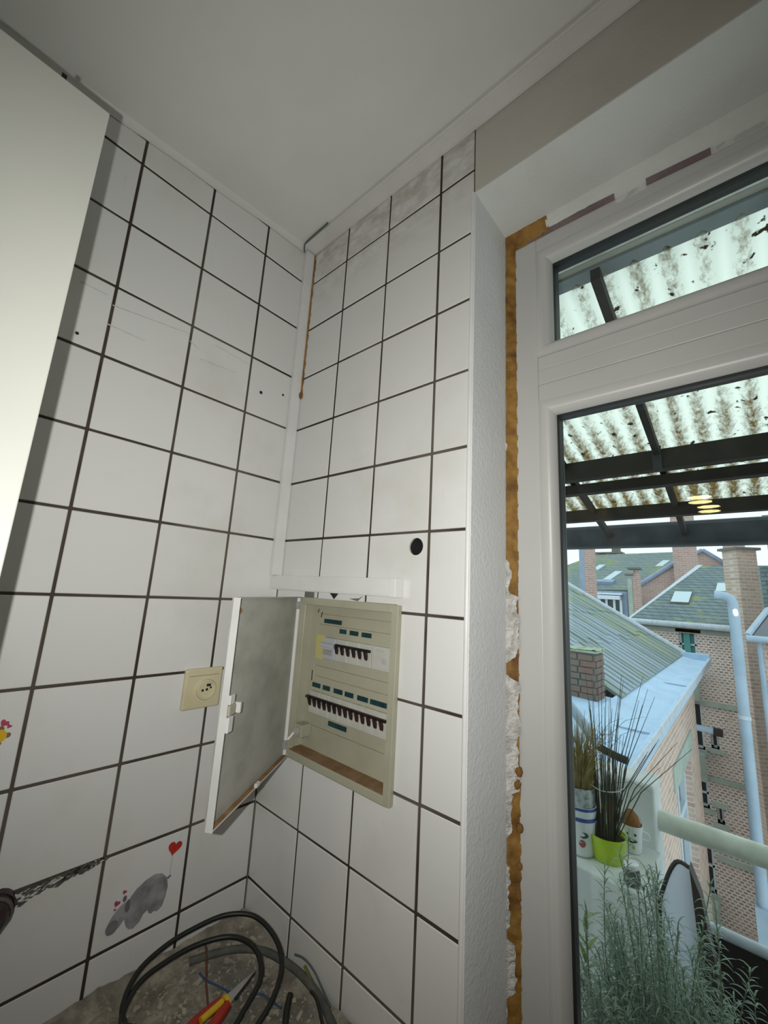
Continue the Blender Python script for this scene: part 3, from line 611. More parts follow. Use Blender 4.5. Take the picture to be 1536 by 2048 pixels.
# two black loops are one stiff cable standing against the corner
lp = [(0.120, -0.262, 0.862), (0.078, -0.262, 0.880), (0.050, -0.235, 0.905), (0.042, -0.190, 0.920), (0.046, -0.140, 0.928), (0.062, -0.085, 0.934), (0.095, -0.045, 0.930), (0.140, -0.030, 0.915), (0.182, -0.034, 0.897), (0.215, -0.060, 0.884), (0.240, -0.105, 0.876), (0.245, -0.150, 0.872),
      (0.225, -0.215, 0.925), (0.165, -0.270, 0.925), (0.095, -0.268, 0.880), (0.062, -0.235, 0.894), (0.058, -0.185, 0.902), (0.066, -0.135, 0.906), (0.090, -0.090, 0.908), (0.125, -0.068, 0.905), (0.160, -0.066, 0.897), (0.190, -0.082, 0.884), (0.208, -0.120, 0.874), (0.232, -0.165, 0.869), (0.27, -0.22, 0.866)]
lp = [(x, y, 0.866 + (z_ - 0.866) * 0.74) for x, y, z_ in lp]
cable('cable_coil', 'stiff black cable coiled in two loops on the rubble ledge', lp, 0.0042, 'cable')
cable('grey_sheathed_cable', 'thick dusty grey sheathed cable lying across the rubble', [(0.066, -0.150, 0.876), (0.082, -0.115, 0.878), (0.105, -0.080, 0.880), (0.140, -0.048, 0.880), (0.185, -0.030, 0.878), (0.235, -0.020, 0.874), (0.29, -0.024, 0.871), (0.36, -0.045, 0.869)], 0.0062, 'sheath')
cable('black_cable', 'black cable dropping from the loop towards the ledge front', [(0.236, -0.050, 0.866), (0.250, -0.066, 0.866), (0.274, -0.088, 0.866), (0.30, -0.115, 0.866), (0.33, -0.15, 0.866)], 0.0052, 'cable')
cable('blue_wire', 'thin blue wire end beside the red and yellow snips', [(0.098, -0.146, 0.874), (0.115, -0.142, 0.871), (0.135, -0.132, 0.869), (0.160, -0.122, 0.868)], 0.0016, 'blue', 6)
cable('blue_wire', 'thin blue wire running under the black cable loops', [(0.190, -0.100, 0.869), (0.205, -0.086, 0.870), (0.222, -0.082, 0.869), (0.245, -0.075, 0.868)], 0.0016, 'blue', 6)
cable('brown_wire', 'thin brown wire curling up across the grey sheathed cable', [(0.052, -0.118, 0.880), (0.075, -0.125, 0.888), (0.105, -0.138, 0.882), (0.128, -0.148, 0.874), (0.158, -0.158, 0.868)], 0.0015, 'brownwire', 6)
cable('earth_wire', 'green and yellow earth wire beside the back wall tiles', [(0.225, -0.012, 0.882), (0.262, -0.018, 0.874), (0.30, -0.022, 0.870), (0.36, -0.040, 0.868)], 0.0026, 'gy', 8)
cable('thin_grey_wire', 'thin grey wire arching against the back wall tiles', [(0.195, -0.012, 0.884), (0.218, -0.009, 0.888), (0.246, -0.008, 0.884), (0.275, -0.010, 0.872), (0.30, -0.015, 0.866)], 0.0018, 'greywire', 6)
cable('short_black_wire', 'short black wire end poking up near the earth wire', [(0.268, -0.032, 0.880), (0.285, -0.034, 0.880), (0.310, -0.044, 0.874), (0.35, -0.065, 0.869)], 0.0026, 'cable', 8)
# snips
t = thing('cable_snips', (0.19, -0.11, 0.866), 'electrician snips with red and yellow handle and grey blade', 'snips')
tip = Vector((0.164, -0.076, 0.872)); hnd = Vector((0.182, -0.146, 0.874)); ax = (hnd - tip).normalized(); sd = Vector((-ax.y, ax.x, 0))
L = 0.068
P = [tip + sd * 0.0005, tip - sd * 0.0015, tip + ax * L - sd * 0.0085, tip + ax * (L + 0.004) - sd * 0.010, tip + ax * (L + 0.004) + sd * 0.009, tip + ax * L * 0.6 + sd * 0.0055]
MB().prism(P, (0, 0, 0.0035)).build('blade', 'steel', t)
P = [tip + sd * 0.0010 + ax * 0.002, tip + sd * 0.0024 + ax * 0.002, tip + ax * L * 0.8 + sd * 0.0115, tip + ax * L * 0.8 + sd * 0.007]
MB().prism([p + Vector((0, 0, 0.001)) for p in P], (0, 0, 0.002)).build('blade_edge', 'dark', t)
for sgn, mt_ in ((1, 'red'), (-1, 'red')):
    pth = [tip + ax * (L + 0.001) + sd * 0.006 * sgn, tip + ax * (L + 0.02) + sd * 0.010 * sgn, tip + ax * (L + 0.05) + sd * 0.014 * sgn, tip + ax * (L + 0.09) + sd * 0.010 * sgn]
    MB().tube(smoothpath([p + Vector((0, 0, 0.002)) for p in pth], 6), 0.0078, 10).build('handle', mt_, t, smooth=True)
MB().tube([tip + ax * (L + 0.006) + Vector((0, 0, 0.008)), tip + ax * (L + 0.045) - sd * 0.004 + Vector((0, 0, 0.008))], 0.0048, 10).build('handle_inlay', 'yel', t, smooth=True)
MB().tube([tip + ax * (L - 0.004) + Vector((0, 0, 0.001)), tip + ax * (L + 0.003) + Vector((0, 0, 0.001))], 0.0105, 12).build('handle_collar', 'yel', t, smooth=True)

# ================================================================== WINDOW
win = struct(thing('window_1', (1.15, 0.18, WZ0), 'white plastic window with a narrow fanlight over a tall lower pane', 'window')); del win['category']; del win['label']
FX0, FX1, FZ0, FZ1, FY0, FY1 = 0.560, 1.735, 0.10, 2.328, 0.152, 0.225
BW = 0.030
GX0, GX1 = 0.636, 1.655
UG = (2.073, 2.262); LG = (0.22, 1.916)
def member(a, b): bx(a, b).build('frame_member', 'pvc', win, bevel=0.0015)
member((FX0, FY0, FZ0), (GX0 - BW, FY1, FZ1)); member((GX1 + BW, FY0, FZ0), (FX1, FY1, FZ1))
member((GX0 - BW, FY0, UG[1] + BW), (GX1 + BW, FY1, FZ1)); member((GX0 - BW, FY0, FZ0), (GX1 + BW, FY1, LG[0] - BW))
member((GX0 - BW, FY0 + 0.0005, LG[1] + BW), (GX1 + BW, FY1, LG[1] + BW + 0.036)); member((GX0 - BW, FY0, LG[1] + BW + 0.0365), (GX1 + BW, FY1, LG[1] + BW + 0.068)); member((GX0 - BW, FY0 + 0.0005, LG[1] + BW + 0.0685), (GX1 + BW, FY1, UG[0] - BW))
def ring(x0, z0, x1, z1, prof, closed=False):
    mb = MB()
    for ins, y in prof:
        mb.v += [Vector(p) for p in ((x0 + ins, y, z0 + ins), (x1 - ins, y, z0 + ins), (x1 - ins, y, z1 - ins), (x0 + ins, y, z1 - ins))]
    for i in range(len(prof) - 1):
        for j in range(4): a = i * 4 + j; b = i * 4 + (j + 1) % 4; mb.f.append((a, b, b + 4, a + 4))
    return mb
for z0, z1 in (UG, LG):
    r = (GX0 - BW, z0 - BW, GX1 + BW, z1 + BW)
    bead = [(0.0006, 0.156), (0.0006, 0.1500), (0.002, 0.1465), (0.006, 0.1448), (0.012, 0.1445), (0.018, 0.1465), (0.024, 0.1505), (0.028, 0.157), (0.0295, 0.165), (0.0295, 0.170)]
    ring(*r, bead).build('glazing_bead', 'pvc', win, smooth=True)
    ring(*r, [(0.0293, 0.168), (0.0305, 0.168), (0.0318, 0.174), (0.0318, 0.196), (0.020, 0.197)]).build('gasket', 'gasket', win)
    bx((GX0 - 0.01, 0.1745, z0 - 0.01), (GX1 + 0.01, 0.1785, z1 + 0.01))
    MB().add([(GX0 - 0.008, 0.1755, z0 - 0.008), (GX1 + 0.008, 0.1755, z0 - 0.008), (GX1 + 0.008, 0.1755, z1 + 0.008), (GX0 - 0.008, 0.1755, z1 + 0.008)], [(0, 1, 2, 3)]).build('pane', 'glass', win)
    tl_ = 0.0045 * (z1 - z0 + 0.016)
    MB().add([(GX0 - 0.008, 0.1870, z0 - 0.008), (GX1 + 0.008, 0.1870, z0 - 0.008), (GX1 + 0.008, 0.1870 + tl_, z1 + 0.008), (GX0 - 0.008, 0.1870 + tl_, z1 + 0.008)], [(0, 1, 2, 3)]).build('pane', 'glass', win)
    ring(r[0], r[1], r[2], r[3], [(0.0318, 0.197), (0.026, 0.200), (0.012, 0.225)]).build('outer_bead', 'pvc', win)

# ------------------------------------------------------------------ foam, filler and tape in the gap round the frame
def fm(x0, x1, z0, z1, amp, yb, nz, sc_=60, seed=0.0, rag=0.0):
    def fn(u, v):
        zz = z0 + (z1 - z0) * v; en = min(1.0, min(v, 1 - v) * (z1 - z0) / 0.012)
        xe = x0 + (x1 - x0) * (1 if not rag else 0.25 + 0.75 * en) - rag * (0.5 + noise.noise((zz * 34, seed, 0)) + 0.6 * noise.noise((zz * 110, seed, 3)))
        x = x0 + (max(xe, x0 + 0.002) - x0) * u; z = z0 + (z1 - z0) * v
        d = amp * (noise.noise((x * sc_, z * sc_, seed)) + 0.6 * noise.noise((x * sc_ * 2.7, z * sc_ * 2.7, seed + 4)))
        e = 0.004 * (abs(2 * u - 1) ** 4)
        return (x + 0.0022 * noise.noise((z * 45, u * 3, seed + 9)), yb - 0.015 * (1 - (x - 0.5385) / 0.024) + d, z)
    return MB().grid(8, nz, fn)
foam = thing('expanding_foam', (0.551, 0.16, 0.5), 'aged orange brown foam strip between white reveal and window frame', 'foam')
fm(0.5385, 0.5625, 0.5, 2.352, 0.004, 0.153, 420).build('foam_strip', 'foam', foam, smooth=True)
def fmt(u, v):
    x = 0.540 + 0.096 * u; z = 2.326 + 0.0360 * v
    return (x, 0.151 - 0.016 * v + 0.003 * noise.noise((x * 60, z * 60, 7)) + 0.0015 * noise.noise((x * 160, z * 160, 2)), z + 0.001 * noise.noise((x * 80, 0, 0)))
MB().grid(40, 10, fmt).build('foam_head', 'foam', foam, smooth=True)
for z_, x_, r_ in ((1.262, 0.560, 0.009), (1.175, 0.5615, 0.0075), (1.118, 0.5605, 0.006), (1.242, 0.556, 0.010)):
    MB().lathe((x_, 0.150, z_), [(0.0005, r_), (r_ * 0.6, r_ * 0.75), (r_ * 0.85, 0), (r_ * 0.6, -r_ * 0.8), (0.0005, -r_)], 12).build('foam_blob', 'foam', foam, smooth=True)
fil_ = thing('gap_filler', (0.548, 0.15, 0.5), 'crumbly whitish filler crammed over the foam beside the window frame', 'filler')
for x0, x1, z0, z1, sd_ in ((0.5375, 0.553, 1.545, 1.640, 1), (0.5385, 0.5655, 1.440, 1.572, 2), (0.5385, 0.5650, 1.22, 1.422, 3), (0.5395, 0.554, 1.155, 1.235, 4), (0.5385, 0.5515, 1.02, 1.125, 5), (0.5385, 0.558, 0.93, 1.02, 6), (0.5385, 0.548, 0.86, 0.935, 8), (0.5385, 0.5475, 1.84, 1.875, 9)):
    fm(x0, x1, z0, z1, 0.0042, 0.1475, int((z1 - z0) * 420), 110, sd_, 0.006).build('filler_lump', 'filler', fil_)
tp = thing('sealing_tape', (0.75, 0.15, 2.33), 'purple grey sealing tape strip showing above the window head', 'tape')
MB().prism([(0.562, 0.1495, 2.3285), (0.7600, 0.1495, 2.3235), (0.7600, 0.1480, 2.3360), (0.600, 0.1480, 2.3445)], (0, 0.004, 0)).build('tape_strip', 'tape', tp)
MB().prism([(0.812, 0.1495, 2.318), (0.905, 0.1495, 2.3125), (0.905, 0.1480, 2.3245), (0.812, 0.1480, 2.3310)], (0, 0.004, 0)).build('tape_strip', 'tape', tp)
hf = thing('head_filler', (1.1, 0.15, 2.34), 'rough white filler line along the top of the window frame', 'filler')
def hfn(u, v):
    x = 0.632 + 1.1 * u; z = 2.312 + 0.050 * v
    return (x, 0.1518 - 0.017 * max(0, v - 0.3) / 0.7 + 0.0018 * noise.noise((x * 70, z * 70, 1)) + (0.0025 if (0.62 < x < 0.76 or 0.812 < x < 0.905) and v < 0.6 else 0), z)
MB().grid(160, 8, hfn).build('filler_line', 'soffit', hf, smooth=True)  # toned down with the shade-darkened soffit colour

# ================================================================== BALCONY
struct(bx((-1.2, 0.34, -0.25), (2.6, 1.50, -0.10)).build('balcony_floor', 'mortar'))
o = struct(bx((-1.2, 1.33, -0.10), (0.563, 1.478, 0.908)).build('balcony_parapet', 'white', bevel=0.012, seg=3))
o = struct(bx((-1.2, 1.02, -0.10), (0.575, 1.332, 0.70)).build('balcony_plinth', 'white', bevel=0.006))
rl_ = thing('balcony_railing', (1.2, 1.40, 0.5), 'thick cream painted tube handrail fixed to the white parapet', 'railing')
MB().tube([(0.560, 1.40, 0.776), (2.55, 1.40, 0.765)], 0.034, 20).build('handrail', 'railpaint', rl_, smooth=True)
struct(bx((2.545, 1.33, -0.10), (2.60, 1.478, 0.908)).build('balcony_parapet', 'white', bevel=0.01))
fp = thing('balcony_front_panel', (1.4, 1.40, -0.1), 'black front panel with a pale rounded coping under the handrail', 'panel')
bx((0.578, 1.392, -0.10), (2.55, 1.412, 0.492)).build('sheet', 'blackpanel', fp)
MB().tube([(0.578, 1.402, 0.497), (2.55, 1.402, 0.487)], 0.017, 14).build('coping', 'coping', fp, smooth=True)

# ------------------------------------------------------------------ canopy
cn = thing('corrugated_canopy', (0.7, 1.1, 2.0), 'dirty translucent corrugated canopy on dark timbers over the balcony', 'canopy')
ZP = lambda y: 2.449 - 0.264 * y
def sh(u, v):
    x = -1.1 + 3.5 * u; y = 0.345 + 1.40 * v
    return (x, y, ZP(y) + 0.012 + 0.0085 * math.sin(2 * math.pi * x / 0.064))
MB().grid(55 * 12, 8, sh).build('corrugated_sheet', 'sheet', cn, smooth=True)
for k in range(-5, 6):
    x = 0.676 + 0.338 * k; hw = 0.0105
    MB().hexa([(x - hw, 0.345, ZP(0.345) - 0.034), (x + hw, 0.345, ZP(0.345) - 0.034), (x + hw, 1.93, ZP(1.93) - 0.034), (x - hw, 1.93, ZP(1.93) - 0.034), (x - hw, 0.345, ZP(0.345)), (x + hw, 0.345, ZP(0.345)), (x + hw, 1.93, ZP(1.93)), (x - hw, 1.93, ZP(1.93))]).build('rafter', 'beam', cn)
bx((-1.1, 1.14, 2.062), (2.4, 1.185, ZP(1.185) + 0.002)).build('purlin', 'beam', cn)
bx((-1.1, 1.250, 2.028), (2.4, 1.295, 2.070)).build('purlin', 'beam', cn)
bx((-1.1, 1.575, 1.966), (2.4, 1.62, ZP(1.62) + 0.003)).build('purlin', 'beam', cn)
bx((-1.1, 1.88, 1.872), (2.4, 2.00, 1.994)).build('gutter', 'gutterblack', cn, bevel=0.02)
for k in range(-2, 3): bx((0.662 + 0.676 * k, 1.132, 2.05), (0.690 + 0.676 * k, 1.140, 2.15)).build('strap', 'gutterblack', cn)
bx((-1.1, 0.342, 2.355), (2.4, 0.385, 2.50)).build('ledger', 'ledger', cn)

# ------------------------------------------------------------------ potted plants on the plinth
def stems_obj(name, mat, parent, paths, radii, n=5):
    for p in paths: MB().tube(p, radii if not isinstance(radii, float) else [radii] * len(p), n).build(name, mat, parent, smooth=True)
# blue banded pot
bp = Vector((0.368, 1.115, 0.701))
t = thing('potted_grass', bp, 'white ceramic pot with blue bands and plum print holding dry grass', 'potted plant')
MB().lathe(bp, [(0.001, 0), (0.040, 0), (0.042, 0.006), (0.052, 0.130), (0.055, 0.142), (0.055, 0.156), (0.051, 0.156), (0.049, 0.140), (0.001, 0.138)], 32).build('pot', 'potwhite', t, smooth=True)
for h, d in ((0.112, 0.012), (0.147, 0.009)):
    r0 = 0.042 + (0.0105) * (h - 0.006) / 0.124 if h < 0.14 else 0.055
    MB().lathe(bp, [(r0 + 0.0012, h), (r0 + 0.0016, h + d)], 32).build('blue_band', 'potblue', t, smooth=True)
MB().lathe(bp, [(0.0415, 0.0), (0.0425, 0.004)], 32).build('base_band', 'rail', t, smooth=True)
MB().lathe(bp, [(0.044, 0.142), (0.002, 0.144)], 20).build('soil', 'soil', t)
dv = (CAM - bp); dv.z = 0; dv.normalize(); sv = Vector((-dv.y, dv.x, 0))
def onpot(c, r, du, h, rad, nm, mat, par, sx=1.0):
    p = c + dv * (r + 0.001) + sv * du + Vector((0, 0, h))
    mb = MB(); n = 16; vs_ = [p + sv * (rad * sx * math.cos(2 * math.pi * i / n)) + Vector((0, 0, rad * math.sin(2 * math.pi * i / n))) for i in range(n)]
    mb.prism([v - dv * (0.3 * abs((v - p).dot(sv))) for v in vs_], dv * 0.001); mb.build(nm, mat, par)
onpot(bp, 0.046, 0.004, 0.045, 0.011, 'plum_print', 'plum', t); onpot(bp, 0.0475, 0.008, 0.072, 0.009, 'leaf_print', 'leafprint', t, 1.8)
mb = MB()
for k in range(22):   # crumpled film wrapped round the root ball
    a0 = k / 22 * 6.283
mb.grid(44, 8, lambda u, v: (bp.x + (0.046 + 0.006 * v + 0.006 * noise.noise((math.cos(u * 6.283) * 3, math.sin(u * 6.283) * 3, v * 4))) * math.cos(u * 6.283), bp.y + (0.046 + 0.006 * v + 0.006 * noise.noise((math.cos(u * 6.283) * 3, math.sin(u * 6.283) * 3, v * 4))) * math.sin(u * 6.283), bp.z + 0.140 + 0.075 * v + 0.006 * noise.noise((u * 20, v, 2))))
mb.build('film_wrap', 'film', t, smooth=True)
MB().lathe(bp, [(0.040, 0.140), (0.044, 0.19), (0.03, 0.205), (0.001, 0.208)], 18).build('root_ball', 'soil', t)
mb = MB(); rnd = random.Random(3)
for k in range(520):
    a = rnd.uniform(0, 6.283); r0 = 0.04 * math.sqrt(rnd.random()); h = rnd.uniform(0.10, 0.26); lean = rnd.uniform(0.01, 0.07)
    b0 = bp + Vector((r0 * math.cos(a), r0 * math.sin(a), 0.20)); b1 = b0 + Vector((lean * 0.4 * math.cos(a), lean * 0.4 * math.sin(a), h * 0.6)); b2 = b0 + Vector((lean * 1.2 * math.cos(a), lean * 1.2 * math.sin(a), h))
    mb.tube([b0, b1, b2], [0.0009, 0.0007, 0.0002], 3, False)
mb.build('dry_foliage', 'dry', t, fix=False)['kind'] = 'stuff'
# lime pot with tall rushes
gp = Vector((0.444, 1.145, 0.701))
t = thing('potted_rush', gp, 'lime green pot of tall dark rush stems in front of parapet', 'potted plant')
MB().lathe(gp, [(0.001, 0), (0.048, 0), (0.052, 0.008), (0.063, 0.070), (0.064, 0.078), (0.060, 0.078), (0.058, 0.060), (0.001, 0.056)], 32).build('pot', 'lime', t, smooth=True)
MB().lathe(gp, [(0.058, 0.060), (0.03, 0.064), (0.001, 0.066)], 20).build('soil', 'soil', t)
rnd = random.Random(11)
for k in range(46):
    a = rnd.uniform(0, 6.283); r0 = 0.03 * math.sqrt(rnd.random()); h = rnd.uniform(0.28, 0.56); ln = rnd.uniform(0.0, 0.15) + (0.10 if k % 6 == 0 else 0)
    b0 = gp + Vector((r0 * math.cos(a), r0 * math.sin(a), 0.06)); dv2 = Vector((math.cos(a) * 0.7 + 0.45, math.sin(a) * 0.5, 0))
    MB().tube([b0, b0 + dv2 * ln * 0.35 + Vector((0, 0, h * 0.5)), b0 + dv2 * ln + Vector((0, 0, h))], [0.0019, 0.0015, 0.0006], 5).build('stem', 'reed', t, smooth=True)
mb = MB()
for k in range(34):
    a = rnd.uniform(0, 6.283); r0 = 0.032 * math.sqrt(rnd.random()); h = rnd.uniform(0.12, 0.26)
    b0 = gp + Vector((r0 * math.cos(a), r0 * math.sin(a), 0.06)); mb.tube([b0, b0 + Vector((0.02 * math.cos(a), 0.02 * math.sin(a), h))], [0.002, 0.0008], 4, False)
mb.build('base_stems', 'reed', t, fix=False)['kind'] = 'stuff'
mb = MB()
for k in range(26):   # fine wandering twigs above the rushes
    a = rnd.uniform(0, 6.283); b0 = gp + Vector((0.03 * math.cos(a), 0.03 * math.sin(a), rnd.uniform(0.2, 0.4)))
    d1 = Vector((rnd.uniform(-0.10, 0.12), rnd.uniform(-0.06, 0.04), rnd.uniform(-0.02, 0.12))); mb.tube([b0, b0 + d1 * 0.5 + Vector((0, 0, 0.02)), b0 + d1], [0.0008, 0.0007, 0.0003], 3, False)
mb.build('fine_twigs', 'reed', t, fix=False)['kind'] = 'stuff'
MB().tube(smoothpath([(gp.x - 0.05, gp.y - 0.03, 0.93), (gp.x, gp.y - 0.045, 0.922), (gp.x + 0.045, gp.y - 0.03, 0.928), (gp.x + 0.06, gp.y, 0.935)], 5), 0.0015, 6).build('support_hoop', 'wire', t, smooth=True)
# little face planter with a wire handle
fc = Vector((0.497, 1.262, 0.701))
t = thing('face_planter', fc, 'small white planter with a painted face and wire handle', 'planter')
MB().lathe(fc, [(0.001, 0), (0.026, 0), (0.030, 0.005), (0.034, 0.060), (0.038, 0.088), (0.035, 0.088), (0.032, 0.075), (0.001, 0.072)], 28).build('pot', 'potwhite', t, smooth=True)
MB().lathe(fc, [(0.033, 0.080), (0.024, 0.112), (0.008, 0.130), (0.001, 0.132)], 20).build('fibre_mound', 'orange', t, smooth=True)
dv = (CAM - fc); dv.z = 0; dv.normalize(); sv = Vector((-dv.y, dv.x, 0))
for du in (-0.011, 0.011): onpot(fc, 0.037, du, 0.066, 0.0042, 'eye', 'leafprint', t)
onpot(fc, 0.0345, 0.0, 0.044, 0.0055, 'mouth', 'dark', t, 3.2); onpot(fc, 0.0335, 0.004, 0.024, 0.0045, 'green_dot', 'lime', t)
MB().tube([fc - sv * 0.036 + Vector((0, 0, 0.085)), fc - sv * 0.030 + Vector((0, 0, 0.11)), fc + Vector((0, 0, 0.145)), fc + sv * 0.030 + Vector((0, 0, 0.11)), fc + sv * 0.036 + Vector((0, 0, 0.085))], 0.0015, 6).build('wire_handle', 'wire', t, smooth=True)
MB().tube(smoothpath([fc + sv * 0.034 + Vector((0, 0, 0.07)), fc + sv * 0.052 + Vector((0, 0, 0.064)), fc + sv * 0.052 + Vector((0, 0, 0.046)), fc + sv * 0.034 + Vector((0, 0, 0.044))], 5), 0.003, 8).build('cup_handle', 'potwhite', t, smooth=True)
# lidded jar
jc = Vector((0.535, 1.055, 0.701))
t = thing('lidded_jar', jc, 'small dark jar with a white lid at the plinth edge', 'jar')
MB().lathe(jc, [(0.001, 0), (0.022, 0), (0.024, 0.004), (0.023, 0.036), (0.020, 0.044), (0.001, 0.044)], 26).build('body', 'sheath', t, smooth=True)
MB().lathe(jc, [(0.019, 0.044), (0.0205, 0.046), (0.0205, 0.058), (0.018, 0.060), (0.011, 0.060), (0.010, 0.058), (0.001, 0.058)], 26).build('lid', 'potwhite', t, smooth=True)

# ------------------------------------------------------------------ folded chair behind the bush
t = thing('garden_chair', (0.66, 1.15, -0.1), 'folded garden chair with pale lilac canvas and dark frame', 'chair')
tp_ = [(0.575, 1.17, 0.20), (0.585, 1.165, 0.58), (0.603, 1.16, 0.68), (0.640, 1.155, 0.765), (0.675, 1.155, 0.765), (0.700, 1.16, 0.70), (0.720, 1.165, 0.52), (0.735, 1.17, 0.20)]
MB().add([(x, y, z) for x, y, z in tp_], [tuple(range(len(tp_)))]).build('canvas_back', 'canvas', t)
MB().tube(smoothpath([tp_[0][:2] + (-0.09,)] + tp_[:5], 5), 0.006, 10).build('side_tube', 'chairframe', t, smooth=True)
MB().prism([(0.676, 1.142, 0.77), (0.700, 1.142, 0.70), (0.724, 1.142, 0.52), (0.752, 1.142, -0.10), (0.700, 1.142, -0.10), (0.690, 1.142, 0.45)], (0, 0.05, 0)).build('side_board', 'chairframe', t)
bx((0.58, 1.165, 0.32), (0.72, 1.185, 0.35)).build('cross_bar', 'chairframe', t)

# ------------------------------------------------------------------ big silvery bush
bc = Vector((0.655, 0.76, -0.10))
t = thing('silver_bush', bc, 'large silvery green bush with narrow curling leaves by the window', 'bush')
MB().lathe(bc, [(0.001, 0), (0.10, 0), (0.105, 0.01), (0.135, 0.36), (0.14, 0.38), (0.13, 0.38), (0.125, 0.34), (0.001, 0.33)], 28).build('pot', 'lime', t, smooth=True)
MB().lathe(bc, [(0.127, 0.345), (0.001, 0.35)], 20).build('soil', 'soil', t)
rnd = random.Random(5); stem = MB(); lf = MB()
top = bc + Vector((0, 0, 0.34))
def leaf(p, d, L_, w_, mbx, curl):
    d = d.normalized(); sidev = d.cross(Vector((0, 0, 1)));
    if sidev.length < 1e-3: sidev = Vector((1, 0, 0))
    sidev.normalize(); q = p.copy(); dd = d.copy(); pts = []
    for i in range(5):
        ww = w_ * (0.55, 1.0, 0.9, 0.55, 0.08)[i]; pts += [q - sidev * ww, q + sidev * ww]
        q = q + dd * (L_ / 4); dd = (dd + Vector((0, 0, -curl))).normalized()
    mbx.add(pts, [(2 * i, 2 * i + 1, 2 * i + 3, 2 * i + 2) for i in range(4)])
for k in range(340):
    a = rnd.uniform(0, 6.283); rr = math.sqrt(rnd.random()); h = rnd.uniform(0.22, 0.54) * (1.05 - 0.40 * rr * rr)
    if k < 26: h = rnd.uniform(0.52, 0.70); rr *= 0.7
    b0 = top + Vector((0.10 * rr * math.cos(a), 0.10 * rr * math.sin(a), 0)); e = top + Vector((0.215 * rr * math.cos(a) + rnd.uniform(-0.04, 0.04), 0.17 * rr * math.sin(a) + rnd.uniform(-0.03, 0.03), h))
    w1 = Vector((rnd.uniform(-0.03, 0.03), rnd.uniform(-0.03, 0.03), 0)); w2 = Vector((rnd.uniform(-0.025, 0.025), rnd.uniform(-0.025, 0.025), 0))
    pth = smoothpath([b0, b0.lerp(e, 0.33) + w1, b0.lerp(e, 0.7) + w2, e], 5)
    stem.tube(pth, [0.0022 - 0.0014 * i / (len(pth) - 1) for i in range(len(pth))], 4, False)
    nl = int(40 + 70 * h)
    for q in range(nl):
        f = 0.12 + 0.88 * (q / (nl - 1)); idx = f * (len(pth) - 1); i = min(int(idx), len(pth) - 2); p = pth[i].lerp(pth[i + 1], idx - i)
        an = q * 2.4 + rnd.uniform(-0.5, 0.5); up = 0.5 + 1.6 * max(0, f - 0.85) * 4
        leaf(p, Vector((math.cos(an), math.sin(an), up + rnd.uniform(-0.3, 0.4))), rnd.uniform(0.024, 0.044) * (1.1 - 0.25 * f), 0.0019, lf, rnd.uniform(0.15, 0.75))
stem.build('stems', 'stemgreen', t, smooth=True, fix=False)['kind'] = 'stuff'
lf.build('foliage', 'leaf', t, fix=False)['kind'] = 'stuff'
mb = MB()
for k in range(9): leaf(Vector((0.478, 0.765, 0.60 + 0.014 * k)), Vector((math.cos(k * 2.4), math.sin(k * 2.4), 1.2)), 0.05, 0.006, mb, 0.2)
MB().tube([(0.50, 0.77, 0.25), (0.485, 0.767, 0.45), (0.478, 0.765, 0.72)], 0.0025, 6).build('broad_stem', 'leaf2', t)
mb.build('broad_leaves', 'leaf2', t, fix=False)['kind'] = 'stuff'

# ================================================================== NEIGHBOURHOOD
struct(bx((-30, 1.6, -8.2), (30, 60, -8.0)).build('courtyard_ground', 'ground'))
# ---- house A: slate wing with zinc box gutter, wall running away from us at left
AX = math.atan(0.0104); au = Vector((-math.sin(AX), math.cos(AX), 0)); av = Vector((-math.cos(AX), -math.sin(AX), 0)); a0 = Vector((0.231, 3.234, 0))
def A(u, v, z): return a0 + au * (u - 3.84) + av * v + Vector((0, 0, z))      # u = distance in front of camera, v = to the left of the gutter lip
def abox(u0, u1, v0, v1, z0, z1): return MB().hexa([A(u0, v1, z0), A(u0, v0, z0), A(u1, v0, z0), A(u1, v1, z0), A(u0, v1, z1), A(u0, v0, z1), A(u1, v0, z1), A(u1, v1, z1)])
ha = thing('slate_roof_house', A(6, 0.6, -8), 'pink brick house with grey slate roof and wide zinc box gutter', 'house')
wins = [(6.35, -0.50, 8.05, -2.4), (6.35, -3.4, 8.05, -5.3)]
mb = MB()
for u0, z0, u1, z1 in rects_minus((2.9, -8, 9.30, 0.44), [(w_[0], w_[3], w_[2], w_[1]) for w_ in wins] + [(3.3, -2.4, 4.7, -0.5)]):
    mb.hexa([A(u0, 0.55, z0), A(u0, 0.15, z0), A(u1, 0.15, z0), A(u1, 0.55, z0), A(u0, 0.55, z1), A(u0, 0.15, z1), A(u1, 0.15, z1), A(u1, 0.55, z1)])
mb.build('wall', 'brickA', ha)
abox(9.0, 9.3, 0.55, 5.5, -8, 0.44).build('end_wall', 'brickA', ha)
for u0, zt, u1, zb in wins + [(3.3, -0.5, 4.7, -2.4)]:
    wn = abox(u0, u1, 0.30, 0.34, zb, zt).build('window', 'dglass', ha)
    for q in (0.0, 0.5, 1.0):
        uc = u0 + (u1 - u0 - 0.10) * q; abox(uc, uc + 0.10, 0.235, 0.30, zb, zt).build('frame_post', 'winwhite', wn)
    for z_ in (zb, (zb + zt) / 2 + 0.2, zt - 0.09): abox(u0 + 0.1, u1 - 0.1, 0.245, 0.30, z_, z_ + 0.09).build('frame_rail', 'winwhite', wn)
    abox(u0 - 0.22, u1 + 0.22, 0.13, 0.40, zt, zt + 0.26).build('lintel', 'stone', ha)
    abox(u0 - 0.1, u1 + 0.1, 0.08, 0.40, zb - 0.12, zb).build('sill', 'stone', ha)
st = MB().tube([A(9.2, 0.2, -0.39), A(9.2, -0.10, -0.40)], 0.05, 14).build('overflow_pipe', 'zincd', ha, smooth=True)
